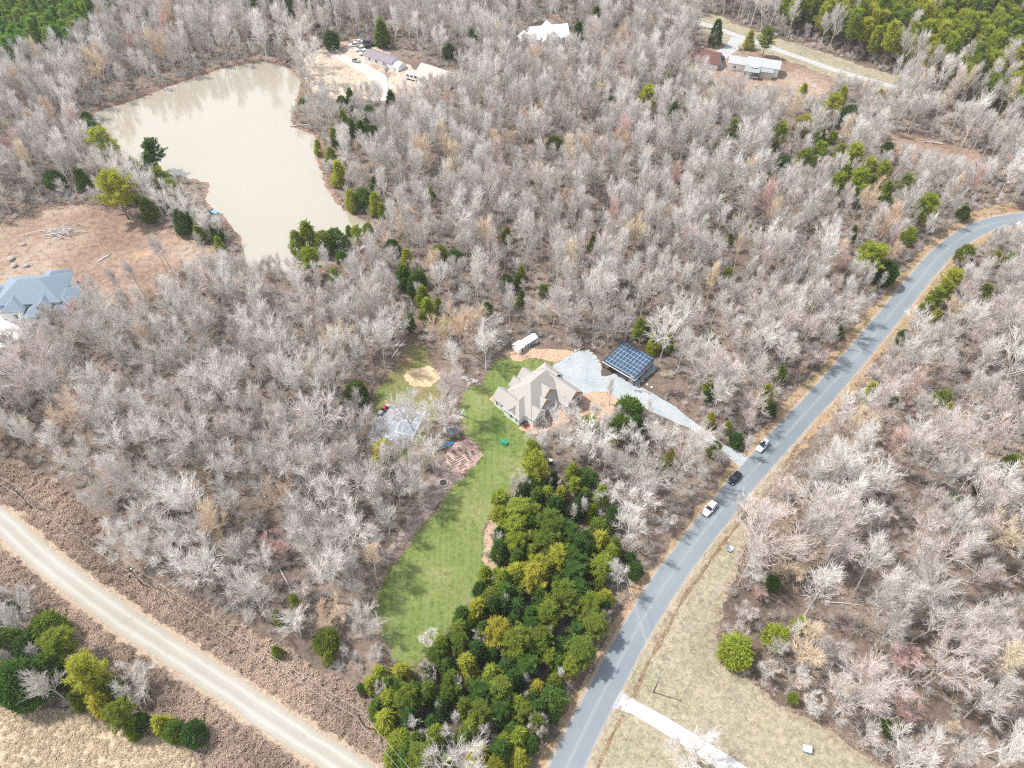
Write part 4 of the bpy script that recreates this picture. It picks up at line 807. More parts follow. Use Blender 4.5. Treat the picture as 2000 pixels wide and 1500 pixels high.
# ------------------------------------------------------------------ trees
def frame(d):
    q = Vector((0, 0, 1)) if abs(d.z) < .9 else Vector((1, 0, 0)); e = d.cross(q).normalized(); return e, d.cross(e)
def turn(d, ang, az):
    e, g = frame(d); return (d * math.cos(ang) + (e * math.cos(az) + g * math.sin(az)) * math.sin(ang)).normalized()
def strip(mb, pts, w0, w1, r):
    """a twig: a thin three-sided spike along the points"""
    n = len(pts); d = (Vector(pts[-1]) - Vector(pts[0])); d = d.normalized() if d.length > 1e-6 else Vector((0, 0, 1)); e, g = frame(d); a = r.uniform(0, 6.28)
    ring = [(e * math.cos(a + 2.094 * j) + g * math.sin(a + 2.094 * j)) for j in range(3)]; o = len(mb.v)
    for i, p in enumerate(pts[:-1]):
        w_ = w0 + (w1 - w0) * i / (n - 1)
        for j in range(3): mb.v.append(tuple(Vector(p) + ring[j] * w_))
    mb.v.append(tuple(pts[-1])); tip = len(mb.v) - 1
    for i in range(n - 2):
        for j in range(3): mb.f.append((o + 3*i + j, o + 3*i + (j+1) % 3, o + 3*i + 3 + (j+1) % 3, o + 3*i + 3 + j)); mb.m.append(0)
    b = o + 3 * (n - 2)
    for j in range(3): mb.f.append((b + j, b + (j+1) % 3, tip)); mb.m.append(0)
def bare_tree_mesh(seed, H=16.0, first=.38, spread=.55, nlimb=9, forks=1, up=.35, twig=1.0, dens=1.0, lean=.03):
    r = random.Random(seed); T = MB(); K = MB()
    def grow(p, d, L, rad, lvl):
        """curved branch; returns its points"""
        n = 5 if lvl < 2 else 4 if lvl == 2 else 3; pts = [p]; q = Vector(p); dd = d.copy(); wob = (.05, .09, .11, .12, .1)[lvl]
        for i in range(n):
            dd = (dd + Vector((r.gauss(0, wob), r.gauss(0, wob), r.gauss(0, wob) + up * (.20 if lvl else .1)))).normalized()
            q = q + dd * L / n; pts.append(q.copy())
        if lvl <= 1: (T if lvl == 0 or rad > .07 else T).tube([tuple(x) for x in pts], [max(.018, rad * (1 - .80 * i / n)) for i in range(n + 1)], 6 if lvl == 0 else 4)
        elif lvl == 2: strip(K, pts, rad, rad * .45, r)
        else: strip(K, pts, rad, rad * .6, r)
        return pts
    def at(pts, t):
        f = t * (len(pts) - 1); i = min(int(f), len(pts) - 2); u = f - i
        return pts[i] * (1 - u) + pts[i + 1] * u, (pts[i + 1] - pts[i]).normalized()
    stems = []
    base = Vector((0, 0, -.2)); d0 = Vector((r.gauss(0, lean), r.gauss(0, lean), 1)).normalized()
    if forks == 1: stems.append((grow(base, d0, H * .86, H * .0150, 0), 0))
    else:
        tr = grow(base, d0, H * first * .9, H * .017, 0)
        for k in range(forks):
            az = 6.28 * k / forks + r.uniform(-.4, .4); dd = Vector((math.cos(az) * spread * .62, math.sin(az) * spread * .62, 1)).normalized()
            stems.append((grow(tr[-1], dd, H * (.84 - first * .9) * r.uniform(.85, 1.1), H * .0105, 0), 1))
    for pts, sub in stems:
        nl = max(5, int(nlimb * 1.3 / (1 if not sub else forks * .75)))
        for k in range(nl):
            t = (first if not sub else .10) + (1 - (first if not sub else .12)) * ((k + r.random() * .6) / nl) ** .9
            p, d = at(pts, min(t, .98)); az = 2.4 * k + r.uniform(-.5, .5)
            L1 = H * spread * (1.0 - .50 * t) * r.uniform(.65, 1.0) * (.74 if not sub else .58)
            dd = turn(d, r.uniform(.55, 1.0) * (1 - .35 * t), az)
            l1 = grow(p, dd, L1, max(.05, H * .0074 * (1.15 - t)), 1)
            n2 = int(r.uniform(8, 11) * dens)
            for m in range(n2):
                t2 = .25 + .75 * (m + r.random()) / n2; p2, d2 = at(l1, min(t2, .97)); l2 = grow(p2, turn(d2, r.uniform(.30, .72), r.uniform(0, 6.28)), L1 * r.uniform(.34, .66), .038 * twig, 2)
                n3 = int(r.uniform(6, 9) * dens)
                for j in range(n3):
                    t3 = .2 + .8 * (j + r.random()) / n3; p3, d3 = at(l2, min(t3, .97)); l3 = grow(p3, turn(d3, r.uniform(.25, .62), r.uniform(0, 6.28)), r.uniform(.9, 2.0) * H / 16, .0200 * twig, 3)
                    for q_ in range(1):
                        p4, d4 = at(l3, r.uniform(.3, .9)); e4 = turn(d4, r.uniform(.3, .6), r.uniform(0, 6.28)); strip(K, [p4, p4 + e4 * r.uniform(.4, .9)], .014 * twig, .006, r)
        for m in range(int(9 * dens)):
            p2, d2 = at(pts, r.uniform(.8, 1)); l2 = grow(p2, turn(d2, r.uniform(.2, .7), r.uniform(0, 6.28)), H * r.uniform(.06, .13), .030 * twig, 2)
            for j in range(5):
                p3, d3 = at(l2, r.uniform(.2, 1)); grow(p3, turn(d3, r.uniform(.3, .8), r.uniform(0, 6.28)), r.uniform(.6, 1.2), .016 * twig, 3)
    return T.mesh('bare_trunk', M_BARK), K.mesh('bare_crown', M_TWIG)
BARE = [bare_tree_mesh(1, 17, .42, .46, 11, 1, .42), bare_tree_mesh(2, 15, .30, .62, 12, 1, .30, dens=1.05), bare_tree_mesh(3, 16, .36, .60, 12, 3, .34),
        bare_tree_mesh(4, 18, .52, .40, 9, 1, .45, dens=.95), bare_tree_mesh(5, 14, .22, .74, 14, 4, .26, dens=1.05), bare_tree_mesh(6, 16, .33, .52, 12, 2, .38, lean=.07),
        bare_tree_mesh(7, 12, .12, .62, 16, 5, .30, twig=.95, dens=1.1), bare_tree_mesh(8, 17, .45, .54, 10, 2, .40), bare_tree_mesh(9, 15, .28, .44, 13, 1, .5, dens=.9), bare_tree_mesh(10, 16, .34, .66, 11, 4, .28)]
BH = [17, 15, 16, 18, 14, 16, 12, 17, 15, 16]
BR = [4.0, 4.8, 5.0, 3.6, 5.6, 4.4, 4.6, 4.8, 3.8, 5.4]
def leaf_quad(K, p, d, w_, l, r):
    e, g = frame(d); a = r.uniform(0, 6.28); s = (e * math.cos(a) + g * math.sin(a)) * w_ / 2; o = len(K.v); tip = p + d * l; mid = p + d * l * .45
    K.v += [tuple(p), tuple(mid + s), tuple(tip), tuple(mid - s)]; K.f.append((o, o+1, o+2, o+3)); K.m.append(0)
def cedar_mesh(seed, H=9.0, Rd=2.2, pw=.75, n=2600, lob=.26, round_=False):
    r = random.Random(seed); T = MB(); K = MB(); T.tube([(0, 0, -.2), (0, 0, H * .5), (0, 0, H * .93)], [.16, .10, .02], 6)
    bumps_ = [(r.uniform(0, 2 * PI), r.random(), r.uniform(.5, 1)) for _ in range(34 if n > 5000 else 22)]
    for i in range(n):
        t = r.random() ** (.9 if round_ else 1.25); az = r.uniform(0, 2 * PI)
        prof = (math.sin(PI * min(1, .16 + .84 * t)) ** .55 if round_ else (1 - t) ** pw * min(1, (t + .05) * 7) ** .5)
        bb = max(k_ * math.exp(-(((az - a_ + PI) % (2 * PI) - PI) ** 2 / .16 + (t - t_) ** 2 / .008)) for a_, t_, k_ in bumps_)
        rr_ = Rd * prof * (.80 + 1.6 * lob * bb) * (1 - .30 * r.random() ** 2.5)
        z_ = H * (.06 + .94 * t); p = Vector((rr_ * math.cos(az), rr_ * math.sin(az), z_ + r.gauss(0, .12)))
        d = Vector((math.cos(az) + r.gauss(0, .75), math.sin(az) + r.gauss(0, .75), .75 + r.gauss(0, .6))).normalized()
        leaf_quad(K, p, d, r.uniform(.14, .30), r.uniform(.35, .8) * (1.7 if r.random() < .22 else 1), r)
    return T.mesh('cedar_trunk', M_CTRUNK), K.mesh('cedar_crown', M_NEEDLE)
def pine_mesh(seed, H=14.0, Rd=3.6, first=.35, nw=9, tuft=7, flat_=0.3):
    r = random.Random(seed); T = MB(); K = MB(); T.tube([(0, 0, -.2), (r.gauss(0,.2), r.gauss(0,.2), H * .5), (r.gauss(0,.3), r.gauss(0,.3), H * .97)], [.22, .14, .03], 6)
    for k in range(nw):
        t = first + (1 - first) * (k + .3 * r.random()) / nw; nb = r.randint(5, 7); a0 = r.uniform(0, 6.28)
        for b in range(nb):
            az = a0 + 6.28 * b / nb + r.uniform(-.3, .3); s = (t - first) / (1 - first); L = Rd * (math.sin(PI * min(1, .30 + .66 * s)) ** .8) * r.uniform(.65, 1.12)
            p = Vector((0, 0, H * t)); d = Vector((math.cos(az), math.sin(az), .15 + .5 * s)).normalized(); pts = [p]
            for i in range(3): d = (d + Vector((r.gauss(0, .12), r.gauss(0, .12), .12))).normalized(); p = p + d * L / 3; pts.append(p)
            T.tube([tuple(x) for x in pts], [.06, .045, .03, .012], 3)
            for m in range(tuft):
                u = .30 + .75 * (m + r.random()) / tuft; f = min(u, .999) * 3; i = int(f); c = pts[i] * (1 - f + i) + pts[i+1] * (f - i) + Vector((r.gauss(0, .20), r.gauss(0, .20), r.gauss(0, .12) + .1))
                for j in range(12):
                    dd = Vector((r.gauss(0, 1) + d.x * .6, r.gauss(0, 1) + d.y * .6, r.gauss(0, .7) + .55)).normalized(); leaf_quad(K, c, dd, r.uniform(.10, .20), r.uniform(.50, 1.0), r)
    return T.mesh('pine_trunk', M_CTRUNK), K.mesh('pine_crown', M_NEEDLE)
CEDAR = [cedar_mesh(21, 9, 2.0, .75), cedar_mesh(22, 9, 2.4, .6), cedar_mesh(23, 8, 2.6, .6, round_=True, n=3000), cedar_mesh(24, 10, 1.7, .8), cedar_mesh(25, 7, 2.6, round_=True, n=3000, lob=.22), cedar_mesh(26, 9, 4.4, round_=True, n=11000, lob=.13)]
CH = [9, 9, 8, 10, 7, 9]; CR = [2.0, 2.4, 2.6, 1.7, 2.6, 4.4]
PINE = [pine_mesh(31, 14, 3.4, .30, 9, 8), pine_mesh(32, 13, 3.8, .35, 8, 9), pine_mesh(33, 15, 3.2, .42, 8, 8), pine_mesh(34, 12, 3.6, .22, 9, 8)]
PH = [14, 13, 15, 12]; PR = [3.4, 3.8, 3.2, 3.6]

# surveyed evergreens: crown centre in the photo, crown radius in photo pixels, kind (c cedar, r round cedar, p pine), tint 0 dark green .. 1 gold
EV = """1040,882,15,p,.72;1046,912,23,p,.76;1042,950,21,r,.15;1068,966,16,c,.6;1082,976,12,c,.95;1096,962,13,c,.9;1122,948,13,p,.7;1146,932,17,r,.25;1142,964,12,c,.5
978,978,18,p,.74;976,1010,17,p,.78;1014,1004,26,p,.66;1006,1036,26,p,.70;1010,1062,22,p,.68;1046,998,14,c,.6;1074,1032,30,p,.48;1068,1062,27,p,.45;1110,1044,22,p,.3;1126,1062,20,p,.22;1170,1030,18,r,.5;1172,1054,18,c,.88;1088,1090,25,p,.86;1050,1110,22,p,.84;1010,1116,18,c,.8;1118,1096,22,p,.28;1140,1114,13,c,.8;1174,1108,20,p,.6
1010,1132,18,c,.55;1043,1127,26,p,.9;1120,1120,22,p,.2;1150,1108,18,r,.35;1100,1167,28,p,.55;1070,1200,24,p,.5;1153,1187,25,p,.58;1160,1222,23,p,.48;1182,1166,16,c,.85;957,1167,18,r,.55;937,1150,14,c,.15;933,1187,20,c,.85;1010,1187,20,c,.15;973,1237,26,p,1;900,1227,18,c,.5;897,1257,18,p,.5;913,1293,20,c,.85;850,1283,20,p,.4;1007,1257,30,p,.6;1053,1250,24,p,.48;1093,1262,18,r,.25;1073,1285,16,p,.62;1113,1302,18,p,.7;1135,1275,26,p,.42;960,1313,16,c,.7;937,1353,22,p,.3;977,1347,22,p,.5;1050,1343,16,c,.95;1077,1363,24,r,.3;940,1393,24,p,.55;977,1392,20,p,.25;1023,1392,18,p,.6;987,1445,16,c,.6;933,1473,20,c,.92;967,1495,20,c,.9;1013,1477,18,c,.85;905,1440,17,p,.45;1040,1225,18,p,.3;1030,1300,20,p,.25;990,1300,17,c,.2;1130,1150,17,p,.25;1085,1140,17,c,.25;960,1275,15,c,.3;880,1250,14,c,.2;1000,1425,17,c,.35;870,1490,18,c,.5;1170,1140,15,c,.5;1055,1165,17,c,.2;1125,1235,17,p,.25
783,1312,18,c,.88;740,1317,17,c,.72;723,1335,13,c,.7;707,1345,9,r,.2;793,1367,24,p,.5;757,1367,16,p,.75;753,1402,20,c,.8;780,1447,20,r,.72;823,1480,28,p,.55;873,1358,16,p,.4;637,1250,21,r,.5;640,1284,10,c,.6;815,1345,14,c,.3;835,1310,15,c,.35;920,1420,18,c,.7;765,1475,16,c,.6
40,1332,46,r,.22;92,1228,28,r,.45;120,1262,28,p,.55;52,1262,22,r,.15;12,1252,24,r,.35;128,1320,20,r,.15;172,1318,34,p,.85;196,1374,20,c,.95;216,1348,20,r,.6;236,1398,24,p,.55;272,1408,14,r,.3;312,1412,16,c,.85;340,1428,18,r,.35;376,1432,20,r,.15;4,1182,14,c,.3;255,1425,14,c,.5;576,1176,10,p,.6;544,1204,12,c,.6;540,1272,10,c,.55;100,1300,22,p,.35;70,1245,18,c,.3;150,1365,15,c,.5
750,888,24,c,.9;765,905,18,c,.35;693,766,17,r,.35;705,760,12,c,.5;1228,800,23,r,.35;1208,838,20,p,.35;1242,835,18,c,.1;1150,827,14,r,.6;1310,890,9,c,.95;1298,905,9,c,.6;1290,926,11,r,.2;1383,772,8,r,.2;1525,728,10,c,.45;1495,770,15,c,.85;1507,800,10,c,.1;1385,750,9,c,.8;1388,818,9,c,.9;1420,833,8,r,.7;1438,858,11,r,.2;1395,875,12,r,.5;1249,637,13,c,.7;1275,640,12,c,.35;1275,670,11,c,.85;1305,668,11,c,.6;1390,655,7,c,.5;1403,678,8,c,.6
1265,197,18,p,.8;1195,199,8,r,.4;1473,182,10,r,.95;1387,171,9,r,.1;1317,213,8,c,.3;1303,155,8,c,.75;1572,241,14,r,.9;1524,262,13,p,.7;1625,210,15,p,.82;1646,185,10,c,.75;1569,178,9,c,.8;1660,222,14,r,.2;1716,188,8,c,.9;1432,252,12,c,.55;1425,274,12,r,.2;1394,293,10,r,.4;1534,321,14,r,.2;1516,325,10,c,.5;1569,314,13,p,.62;1600,300,14,p,.65;1604,283,12,r,.25;1625,276,10,p,.6;1604,258,10,c,.5;1639,300,10,p,.62;1667,307,16,p,.75;1733,290,10,r,.4;1695,332,14,p,.85;1723,339,14,p,.78;1674,360,20,p,.72;1635,363,16,p,.7;1730,374,14,c,.6;1765,363,14,p,.75;1726,396,9,c,.3;1705,510,22,p,.72;1730,531,20,r,.2;1691,496,14,p,.75;1775,458,12,r,.7;1667,454,8,c,.4;1408,398,9,p,.7;1420,542,9,p,.6;1436,426,7,c,.8;1464,447,6,c,.9;1796,409,10,p,.7;1425,465,7,c,.6;1510,290,9,p,.5;1650,345,12,p,.5;1586,325,10,p,.5;1700,360,12,c,.4
1807,410,20,p,.72;1882,415,10,r,.4;1887,495,14,r,.5;1857,550,16,p,.8;1842,570,14,p,.72;1825,585,14,p,.6;1810,605,14,r,.5;1826,622,12,c,.95;1945,502,8,c,.85;1970,512,10,p,.7;1920,577,13,p,.5;1765,657,10,r,.2;1703,763,13,c,.75;1843,777,13,r,.6;1853,797,8,c,.9;1747,782,7,r,.4;1977,913,22,r,.55;1917,947,11,r,.2;1863,983,14,r,.25;1637,647,8,r,.2
1440,1270,26,r,.68;1517,1242,20,r,.78;1565,1217,12,c,.7;1510,1137,11,r,.25;1240,1113,13,r,.15;1743,1417,15,r,.5;1550,1363,9,r,.6;1230,1090,10,r,.2
593,201,8,r,.4;668,199,9,r,.2;684,188,9,c,.3;764,195,11,c,.2;670,230,9,c,.6;720,220,10,r,.2;685,245,9,c,.5;705,253,11,c,.3;724,258,13,r,.15;652,265,9,c,.6;621,286,8,c,.7;647,307,12,c,.5;661,335,14,c,.85;685,388,12,c,.8;708,385,15,r,.4;733,395,13,c,.75;745,409,8,c,.8;731,360,9,c,.3;1084,281,13,r,.45;843,374,7,c,.7;579,472,15,c,.6;600,458,18,c,.55;633,472,18,r,.5;654,465,16,r,.35;682,455,9,c,.55;698,463,12,p,.65;719,447,9,r,.5;766,482,12,r,.3;668,503,10,r,.3;605,510,17,p,.72;654,542,13,c,.66;794,503,12,c,.92;789,538,15,c,.35;818,542,13,r,.35;857,493,12,r,.6;888,503,13,r,.3;825,577,13,c,.6;834,601,14,c,.66;855,594,9,c,.6;1018,531,8,c,.65;990,551,12,r,.2;990,458,9,c,.5;1158,475,9,c,.5;1060,566,8,r,.4;1018,580,9,c,.4;871,638,14,r,.85;801,626,10,c,.3;948,605,12,r,.2;805,555,12,c,.3
180,257,17,r,.2;203,290,26,p,.75;301,301,18,p,.15;105,350,15,r,.2;157,346,13,c,.4;228,378,29,p,.9;315,353,16,p,.55;353,430,15,c,.2;420,451,12,c,.2;427,476,9,c,.7;168,229,8,r,.3;287,406,14,c,.45;647,77,13,r,.1;745,60,14,c,.45;923,75,10,c,.3;877,100,10,r,.15;1130,65,13,c,.1;1165,30,10,c,.3;1400,60,13,c,.12;1465,75,9,c,.85;1497,80,14,p,.45;1012,545,8,c,.4"""
LAND = [((1005, 780), 'the grey-roofed house'), ((775, 830), 'the basketball court'), ((825, 735), 'the sand patch'), ((905, 885), 'the garden beds'), ((860, 1060), 'the lower lawn'), ((1230, 705), 'the solar carport'), ((1018, 668), 'the white coop'), ((1488, 873), 'the upper white car'), ((1385, 995), 'the lower white car'), ((1210, 1125), 'the grove-side utility pole'), ((1276, 1340), 'the field utility pole'), ((265, 1130), 'the middle left utility pole'), ((45, 975), 'the far left utility pole'), ((80, 560), 'the blue-roofed house'), ((120, 455), 'the brush pile'), ((1440, 1270), 'the round olive cedar on the field edge'), ((1575, 1465), 'the utility box'), ((705, 1410), 'the lower gravel road pole'), ((230, 380), 'the yellow pine by the pond'), ((640, 465), 'the cedar clump below the pond'), ((740, 110), 'the trailer house'), ((1070, 65), 'the white metal-roofed house'), ((1465, 130), 'the grey house'), ((1710, 510), 'the lime pine left of the road'), ((1840, 580), 'the lime pines right of the road'), ((1920, 440), 'the far bend of the road'), ((1265, 197), 'the lone yellow-green pine in the upper wood'), ((750, 888), 'the golden cedar below the court'), ((40, 1332), 'the big dark cedar by the straw field'), ((1977, 913), 'the olive cedar at the right edge'), ((1310, 890), 'the small gold cedar right of the driveway')]
SECT = ['right of', 'up and right of', 'above', 'up and left of', 'left of', 'down and left of', 'below', 'down and right of']
ORD = ['nearest', 'second', 'third', 'fourth', 'fifth', 'sixth']
WOODS = [('the wood right of the asphalt road', lambda p: False), ]
def wood_of(px, py):
    if py > 1120 and px < 760 and (py - 1000) > .72 * px + 100: return 'the hedge between gravel road and straw field'
    if px > 1180 and py > 430 and px > 1077 + (1497 - py) * .80 + max(0, 900 - py) * .1: return 'the wood right of the asphalt road'
    if py > 850 and px < 860: return 'the wood between the gravel road and the lawn'
    if 930 < py and px >= 700: return 'the evergreen grove between lawn and asphalt road'
    if px < 560 and py < 480: return 'the wood left of the pond'
    if px < 760 and py >= 480: return 'the wood below the pond'
    if py < 280 and px > 560: return 'the far wood behind the pond clearing'
    if px >= 560 and py < 700: return 'the big wood between pond and road'
    return 'the wood beside the grey-roofed house'
_rank = {}; _used = set()
def label_tree(desc, px, py, what, allow=5):
    """a label that points at one tree: its look, then its rank in one direction from a landmark"""
    (lx, ly), ln = min(LAND, key=lambda l: (l[0][0] - px) ** 2 + (l[0][1] - py) ** 2)
    sec = SECT[int(round(math.atan2(-(py - ly), px - lx) / (PI / 4))) % 8]; key = (desc, ln, sec); k = _rank.get(key, 0)
    if k < allow:
        _rank[key] = k + 1; lab = f"{desc} {what}, {ORD[k]} {sec} {ln}" if k else f"{desc} {what} {sec} {ln}, the nearest one"
        if len(lab.replace('-', ' ').split()) <= 16: return lab, None
    return f"{desc} {what} deep in {wood_of(px, py)}", True
def put_tree(name, meshes, loc, rz, sc_, tint, label, cat, group):
    e = empty(name, loc, rz, label, cat, group)
    for nm, me in (('trunk', meshes[0]), ('crown', meshes[1])):
        o = bpy.data.objects.new(nm, me); C.objects.link(o); o.parent = e; o['tint'] = float(tint)
    e.scale = sc_; return e
tr = random.Random(99)
evs = []
EV += ';262,335,15,p,.72;245,372,13,c,.5;272,345,15,p,.6;335,372,13,p,.7;300,385,13,c,.5;372,428,11,c,.4;292,322,14,p,.3;387,452,10,c,.6'
for ent in EV.replace('\n', ';').split(';'):
    px, py, rp, kd, ti = ent.split(','); px, py, rp, ti = float(px), float(py), float(rp), float(ti)
    h = 4.0
    for _ in range(4):
        x, y = G(px, py, h); zc = to_px(x, y, h)[2]; rm = rp * zc / FPX; hh = {'c': 3.2, 'r': 2.2, 'p': 2.9}[kd] * rm + (1.5 if kd != 'p' else 3.5); hh = min(hh, 19) * (.80 if py > 930 and 700 < px < 1210 else 1); h = hh * .58
    evs.append((x, y, rm, hh, kd, ti, px, py))
gr_ = random.Random(17)
for _ in range(2500):
    if len(evs) > 358: break
    px, py = gr_.uniform(700, 1210), gr_.uniform(930, 1510); x, y = G(px, py)
    GV = [(965,1010),(1000,955),(1060,940),(1150,920),(1190,1000),(1200,1100),(1190,1190),(1150,1270),(1100,1370),(1040,1500),(790,1520),(720,1350),(800,1305),(880,1245),(940,1165),(955,1110)]
    if not inside(np.array([[px, py]]), GV)[0]: continue
    if min(math.hypot(e[0] - x, e[1] - y) - e[2] * .75 for e in evs) < .9: continue
    rm = gr_.uniform(1.3, 2.0); evs.append((x, y, rm, rm * 3.6 + 1, 'c', gr_.choice([.12, .2, .3, .4, .5, .6, .66]), px, py))
evs.sort(key=lambda t: math.hypot(t[0], t[1]))
def tone(t, kd):
    w_ = {'c': 'pointed cedar', 'r': 'rounded cedar', 'p': 'pine'}[kd]
    return ('dark green' if t < .27 else 'mid green' if t < .47 else 'olive green' if t < .63 else 'lime green' if t < .8 else 'golden' if kd != 'p' else 'yellow-green'), w_
for (x, y, rm, hh, kd, ti, px, py) in evs:
    a, b = tone(ti, kd); lab, sh = label_tree(a, px, py, b); wd = wood_of(px, py)
    if kd == 'p': i = tr.randrange(4); ms, h0, r0 = PINE[i], PH[i], PR[i]; nm = 'pine_tree'
    elif kd == 'c': i = tr.choice([0, 1, 3]); ms, h0, r0 = CEDAR[i], CH[i], CR[i]; nm = 'cedar_tree'
    else: i = 5 if rm > 3.2 else tr.choice([2, 4]); ms, h0, r0 = CEDAR[i], CH[i], CR[i]; nm = 'cedar_tree'
    s = rm / r0 * (1.36 if kd == 'p' else 1.18); put_tree(nm, ms, (x, y, 0), tr.uniform(0, 6.28), (s, s * tr.uniform(.92, 1.08), hh / h0), ti + tr.uniform(-.04, .04), lab, 'evergreen tree', b.split()[-1] + ' trees in ' + wd)
EVP = np.array([(e[0], e[1]) for e in evs]); EVR = np.array([e[2] for e in evs])

# hand-placed bare trees: base pixel, height m, variant, tint, xy scale
HAND = """806,838,14,4,.35,.95;872,851,16,9,.4,.95;847,919,14,2,.5,.9;886,751,17,0,.55,.75;747,862,9,6,.3,1;842,1262,6.5,6,.5,1.1;722,1240,11,4,.25,.9;737,1290,6,6,.35,.8;967,1140,5.5,6,.3,.75;937,1258,6,6,.4,.75;990,1192,8,8,.3,.6;860,1395,7,8,.45,.8;893,1420,8,8,.45,.7;877,1445,8,1,.5,.7;813,1425,8,1,.5,.7;827,1460,7,6,.45,.8;1050,1432,8,6,.68,.8;1090,1330,7,8,.5,.8;1027,1335,6,8,.45,.7;1027,1372,6,8,.4,.6;840,1330,7,6,.65,.8;897,1355,7,1,.6,.7;747,1355,6,6,.4,.7;950,1440,7,1,.6,.7
60,1200,9,6,.2,1.25;280,1352,9,6,.25,1.35;206,1318,5,6,.3,.7;20,1162,5,6,.4,.7;190,1010,11,8,.4,.9;318,1050,14,1,.35,1;265,1095,14,4,.40,1;312,1100,12,4,.45,1;372,1120,13,4,.4,1.15;492,1080,10,6,.3,.9;484,1168,11,4,.35,1.1;548,1085,9,6,.97,1;430,1010,8,6,.8,.9;1337,1495,12,4,.45,1.15;1288,707,21,9,.52,.8;1190,790,11,8,.6,.7;1228,760,6,8,.6,.6;340,538,16,3,.15,.8;327,532,15,3,.12,.8;252,592,15,3,.1,.8;288,588,16,3,.12,.9;410,515,13,3,.15,.8;1115,830,9,6,.5,.9;1080,855,11,1,.5,.9;1060,900,13,0,.55,.8;1100,900,13,5,.6,.8;1150,905,16,9,.5,1.1;1130,890,10,6,.68,.8;1170,900,9,6,.70,1;1120,1020,8,8,.5,.7;1135,1010,9,8,.5,.7;1140,1060,7,8,.45,.7;1180,985,9,6,.45,1;1090,965,6,8,.55,.6;1012,965,8,6,.6,.9;1075,960,6,8,.66,.6
1490,1320,7,6,.3,.9;1545,1345,9,1,.4,.9;1430,1255,7,6,.65,.9;1475,1170,6,6,.95,.8;1450,1215,8,6,.68,.9;1440,1010,9,6,.35,.7;1590,1020,19,4,.5,1.05;1640,960,18,9,.4,1.05;1660,870,13,4,.86,.9;1530,1130,12,6,.85,1;1500,1080,11,6,.84,1;1345,915,15,1,.35,1;1480,870,2,6,.6,.5;1450,890,9,8,.4,.9;860,700,16,2,.80,.9;905,690,17,2,.82,1;925,670,16,5,.8,1;525,120,23,8,.5,1;596,130,22,2,.4,1;617,165,22,5,.5,.9;760,185,14,3,.1,.8;602,190,18,0,.2,.8;228,352,15,2,.4,.9;248,385,14,1,.45,.9;270,392,17,2,.5,1;288,404,15,9,.3,.9;306,414,16,1,.45,.8;322,428,14,3,.35,.9;340,436,15,7,.5,.9;356,444,12,0,.3,.9;372,452,14,2,.5,.8;396,462,12,8,.4,.9;414,470,12,1,.5,.9;432,478,11,7,.45,.9;262,362,15,9,.5,.9;285,374,15,4,.45,.8;318,392,13,1,.4,.9;338,404,12,8,.5,.9;360,418,12,2,.45,.9;384,428,10,6,.4,.9;212,340,16,5,.4,.9;196,318,16,1,.5,.9;205,365,15,2,.35,.9;300,358,9,6,.5,.9;345,380,8,6,.4,.8;404,448,9,6,.5,.8;426,462,9,6,.35,.8"""
# sight lines the photo keeps open: (x, y, height seen, half width); a tree in front is kept below the line
OPENED = [(e[0], e[1], e[3] * .55, e[2] * .9 - .5) for e in evs]
for (a, b, hh, hw) in ((825.5,736,0,5),(812,742,0,3),(795,800,0,4),(760,820,0,3),(770,850,0,4),(1018,668,0,5),(1205,735,0,5),(1240,745,0,5),(1150,740,0,6),(1180,790,0,5),(1100,700,0,5),(905,885,0,5),(884,862,0,4),(920,900,0,4),(1300,790,0,3),(1330,815,0,2.5),(1345,835,0,2.5),
        (1075,78,3,12),(745,118,1,9),(760,128,1,6),(700,100,0,9),(640,110,0,10),(660,150,0,10),(720,160,0,10),(850,155,3,9),(812,155,1,5),(1470,135,1,11),(1500,135,1,8),(1440,150,0,8),(1380,122,2,7),(1420,115,0,6),(1540,170,0,12),(1600,190,0,10),(1400,60,0,6),(1560,110,0,8),(1640,138,0,8),(1700,155,0,8),(1480,85,0,8),
        (80,590,3,10),(120,600,2,8),(40,600,1,8),(20,640,0,7),(200,520,0,14),(330,480,0,8),(260,560,0,8),(380,500,0,7),(1850,300,0,14),(1800,290,0,10),(790,700,0,4),(815,680,0,5),(1290,745,0,5),(1320,780,0,5),(1130,660,0,5),(1300,1000,0,1)):
    x, y = G(a, b); OPENED.append((x, y, hh, hw))
for k in range(0, len(ROADC) - 3):
    for t in (0, .33, .66): OPENED.append((ROADC[k][0] * (1-t) + ROADC[k+1][0] * t - 2, ROADC[k][1] * (1-t) + ROADC[k+1][1] * t + 1, 0, 4))
for k, p_ in enumerate(POND): OPENED.append((p_[0] * .9 - 12.5, p_[1] * .9 + 26, 0, 5))
OP = np.array(OPENED)
def height_cap(x, y):
    r_ = math.hypot(x, y); ux, uy = x / r_, y / r_; dx, dy = OP[:, 0] - x, OP[:, 1] - y; al = dx * ux + dy * uy; pe = np.abs(-dx * uy + dy * ux)
    rt = np.hypot(OP[:, 0], OP[:, 1]); slope = (EYE_H - OP[:, 2]) / rt
    m = (al > -.5) & (pe < OP[:, 3] + 1.6) & (al < 40); c = OP[:, 2] + np.maximum(al, 0) * slope
    return c[m].min() if m.any() else 99.0
bare = []      # x, y, height, variant, tint, xy scale, forced
for ent in HAND.replace('\n', ';').split(';'):
    px, py, h, v, ti, s = [float(t) for t in ent.split(',')]; x, y = G(px, py); bare.append((x, y, h, int(v), ti, s, True))
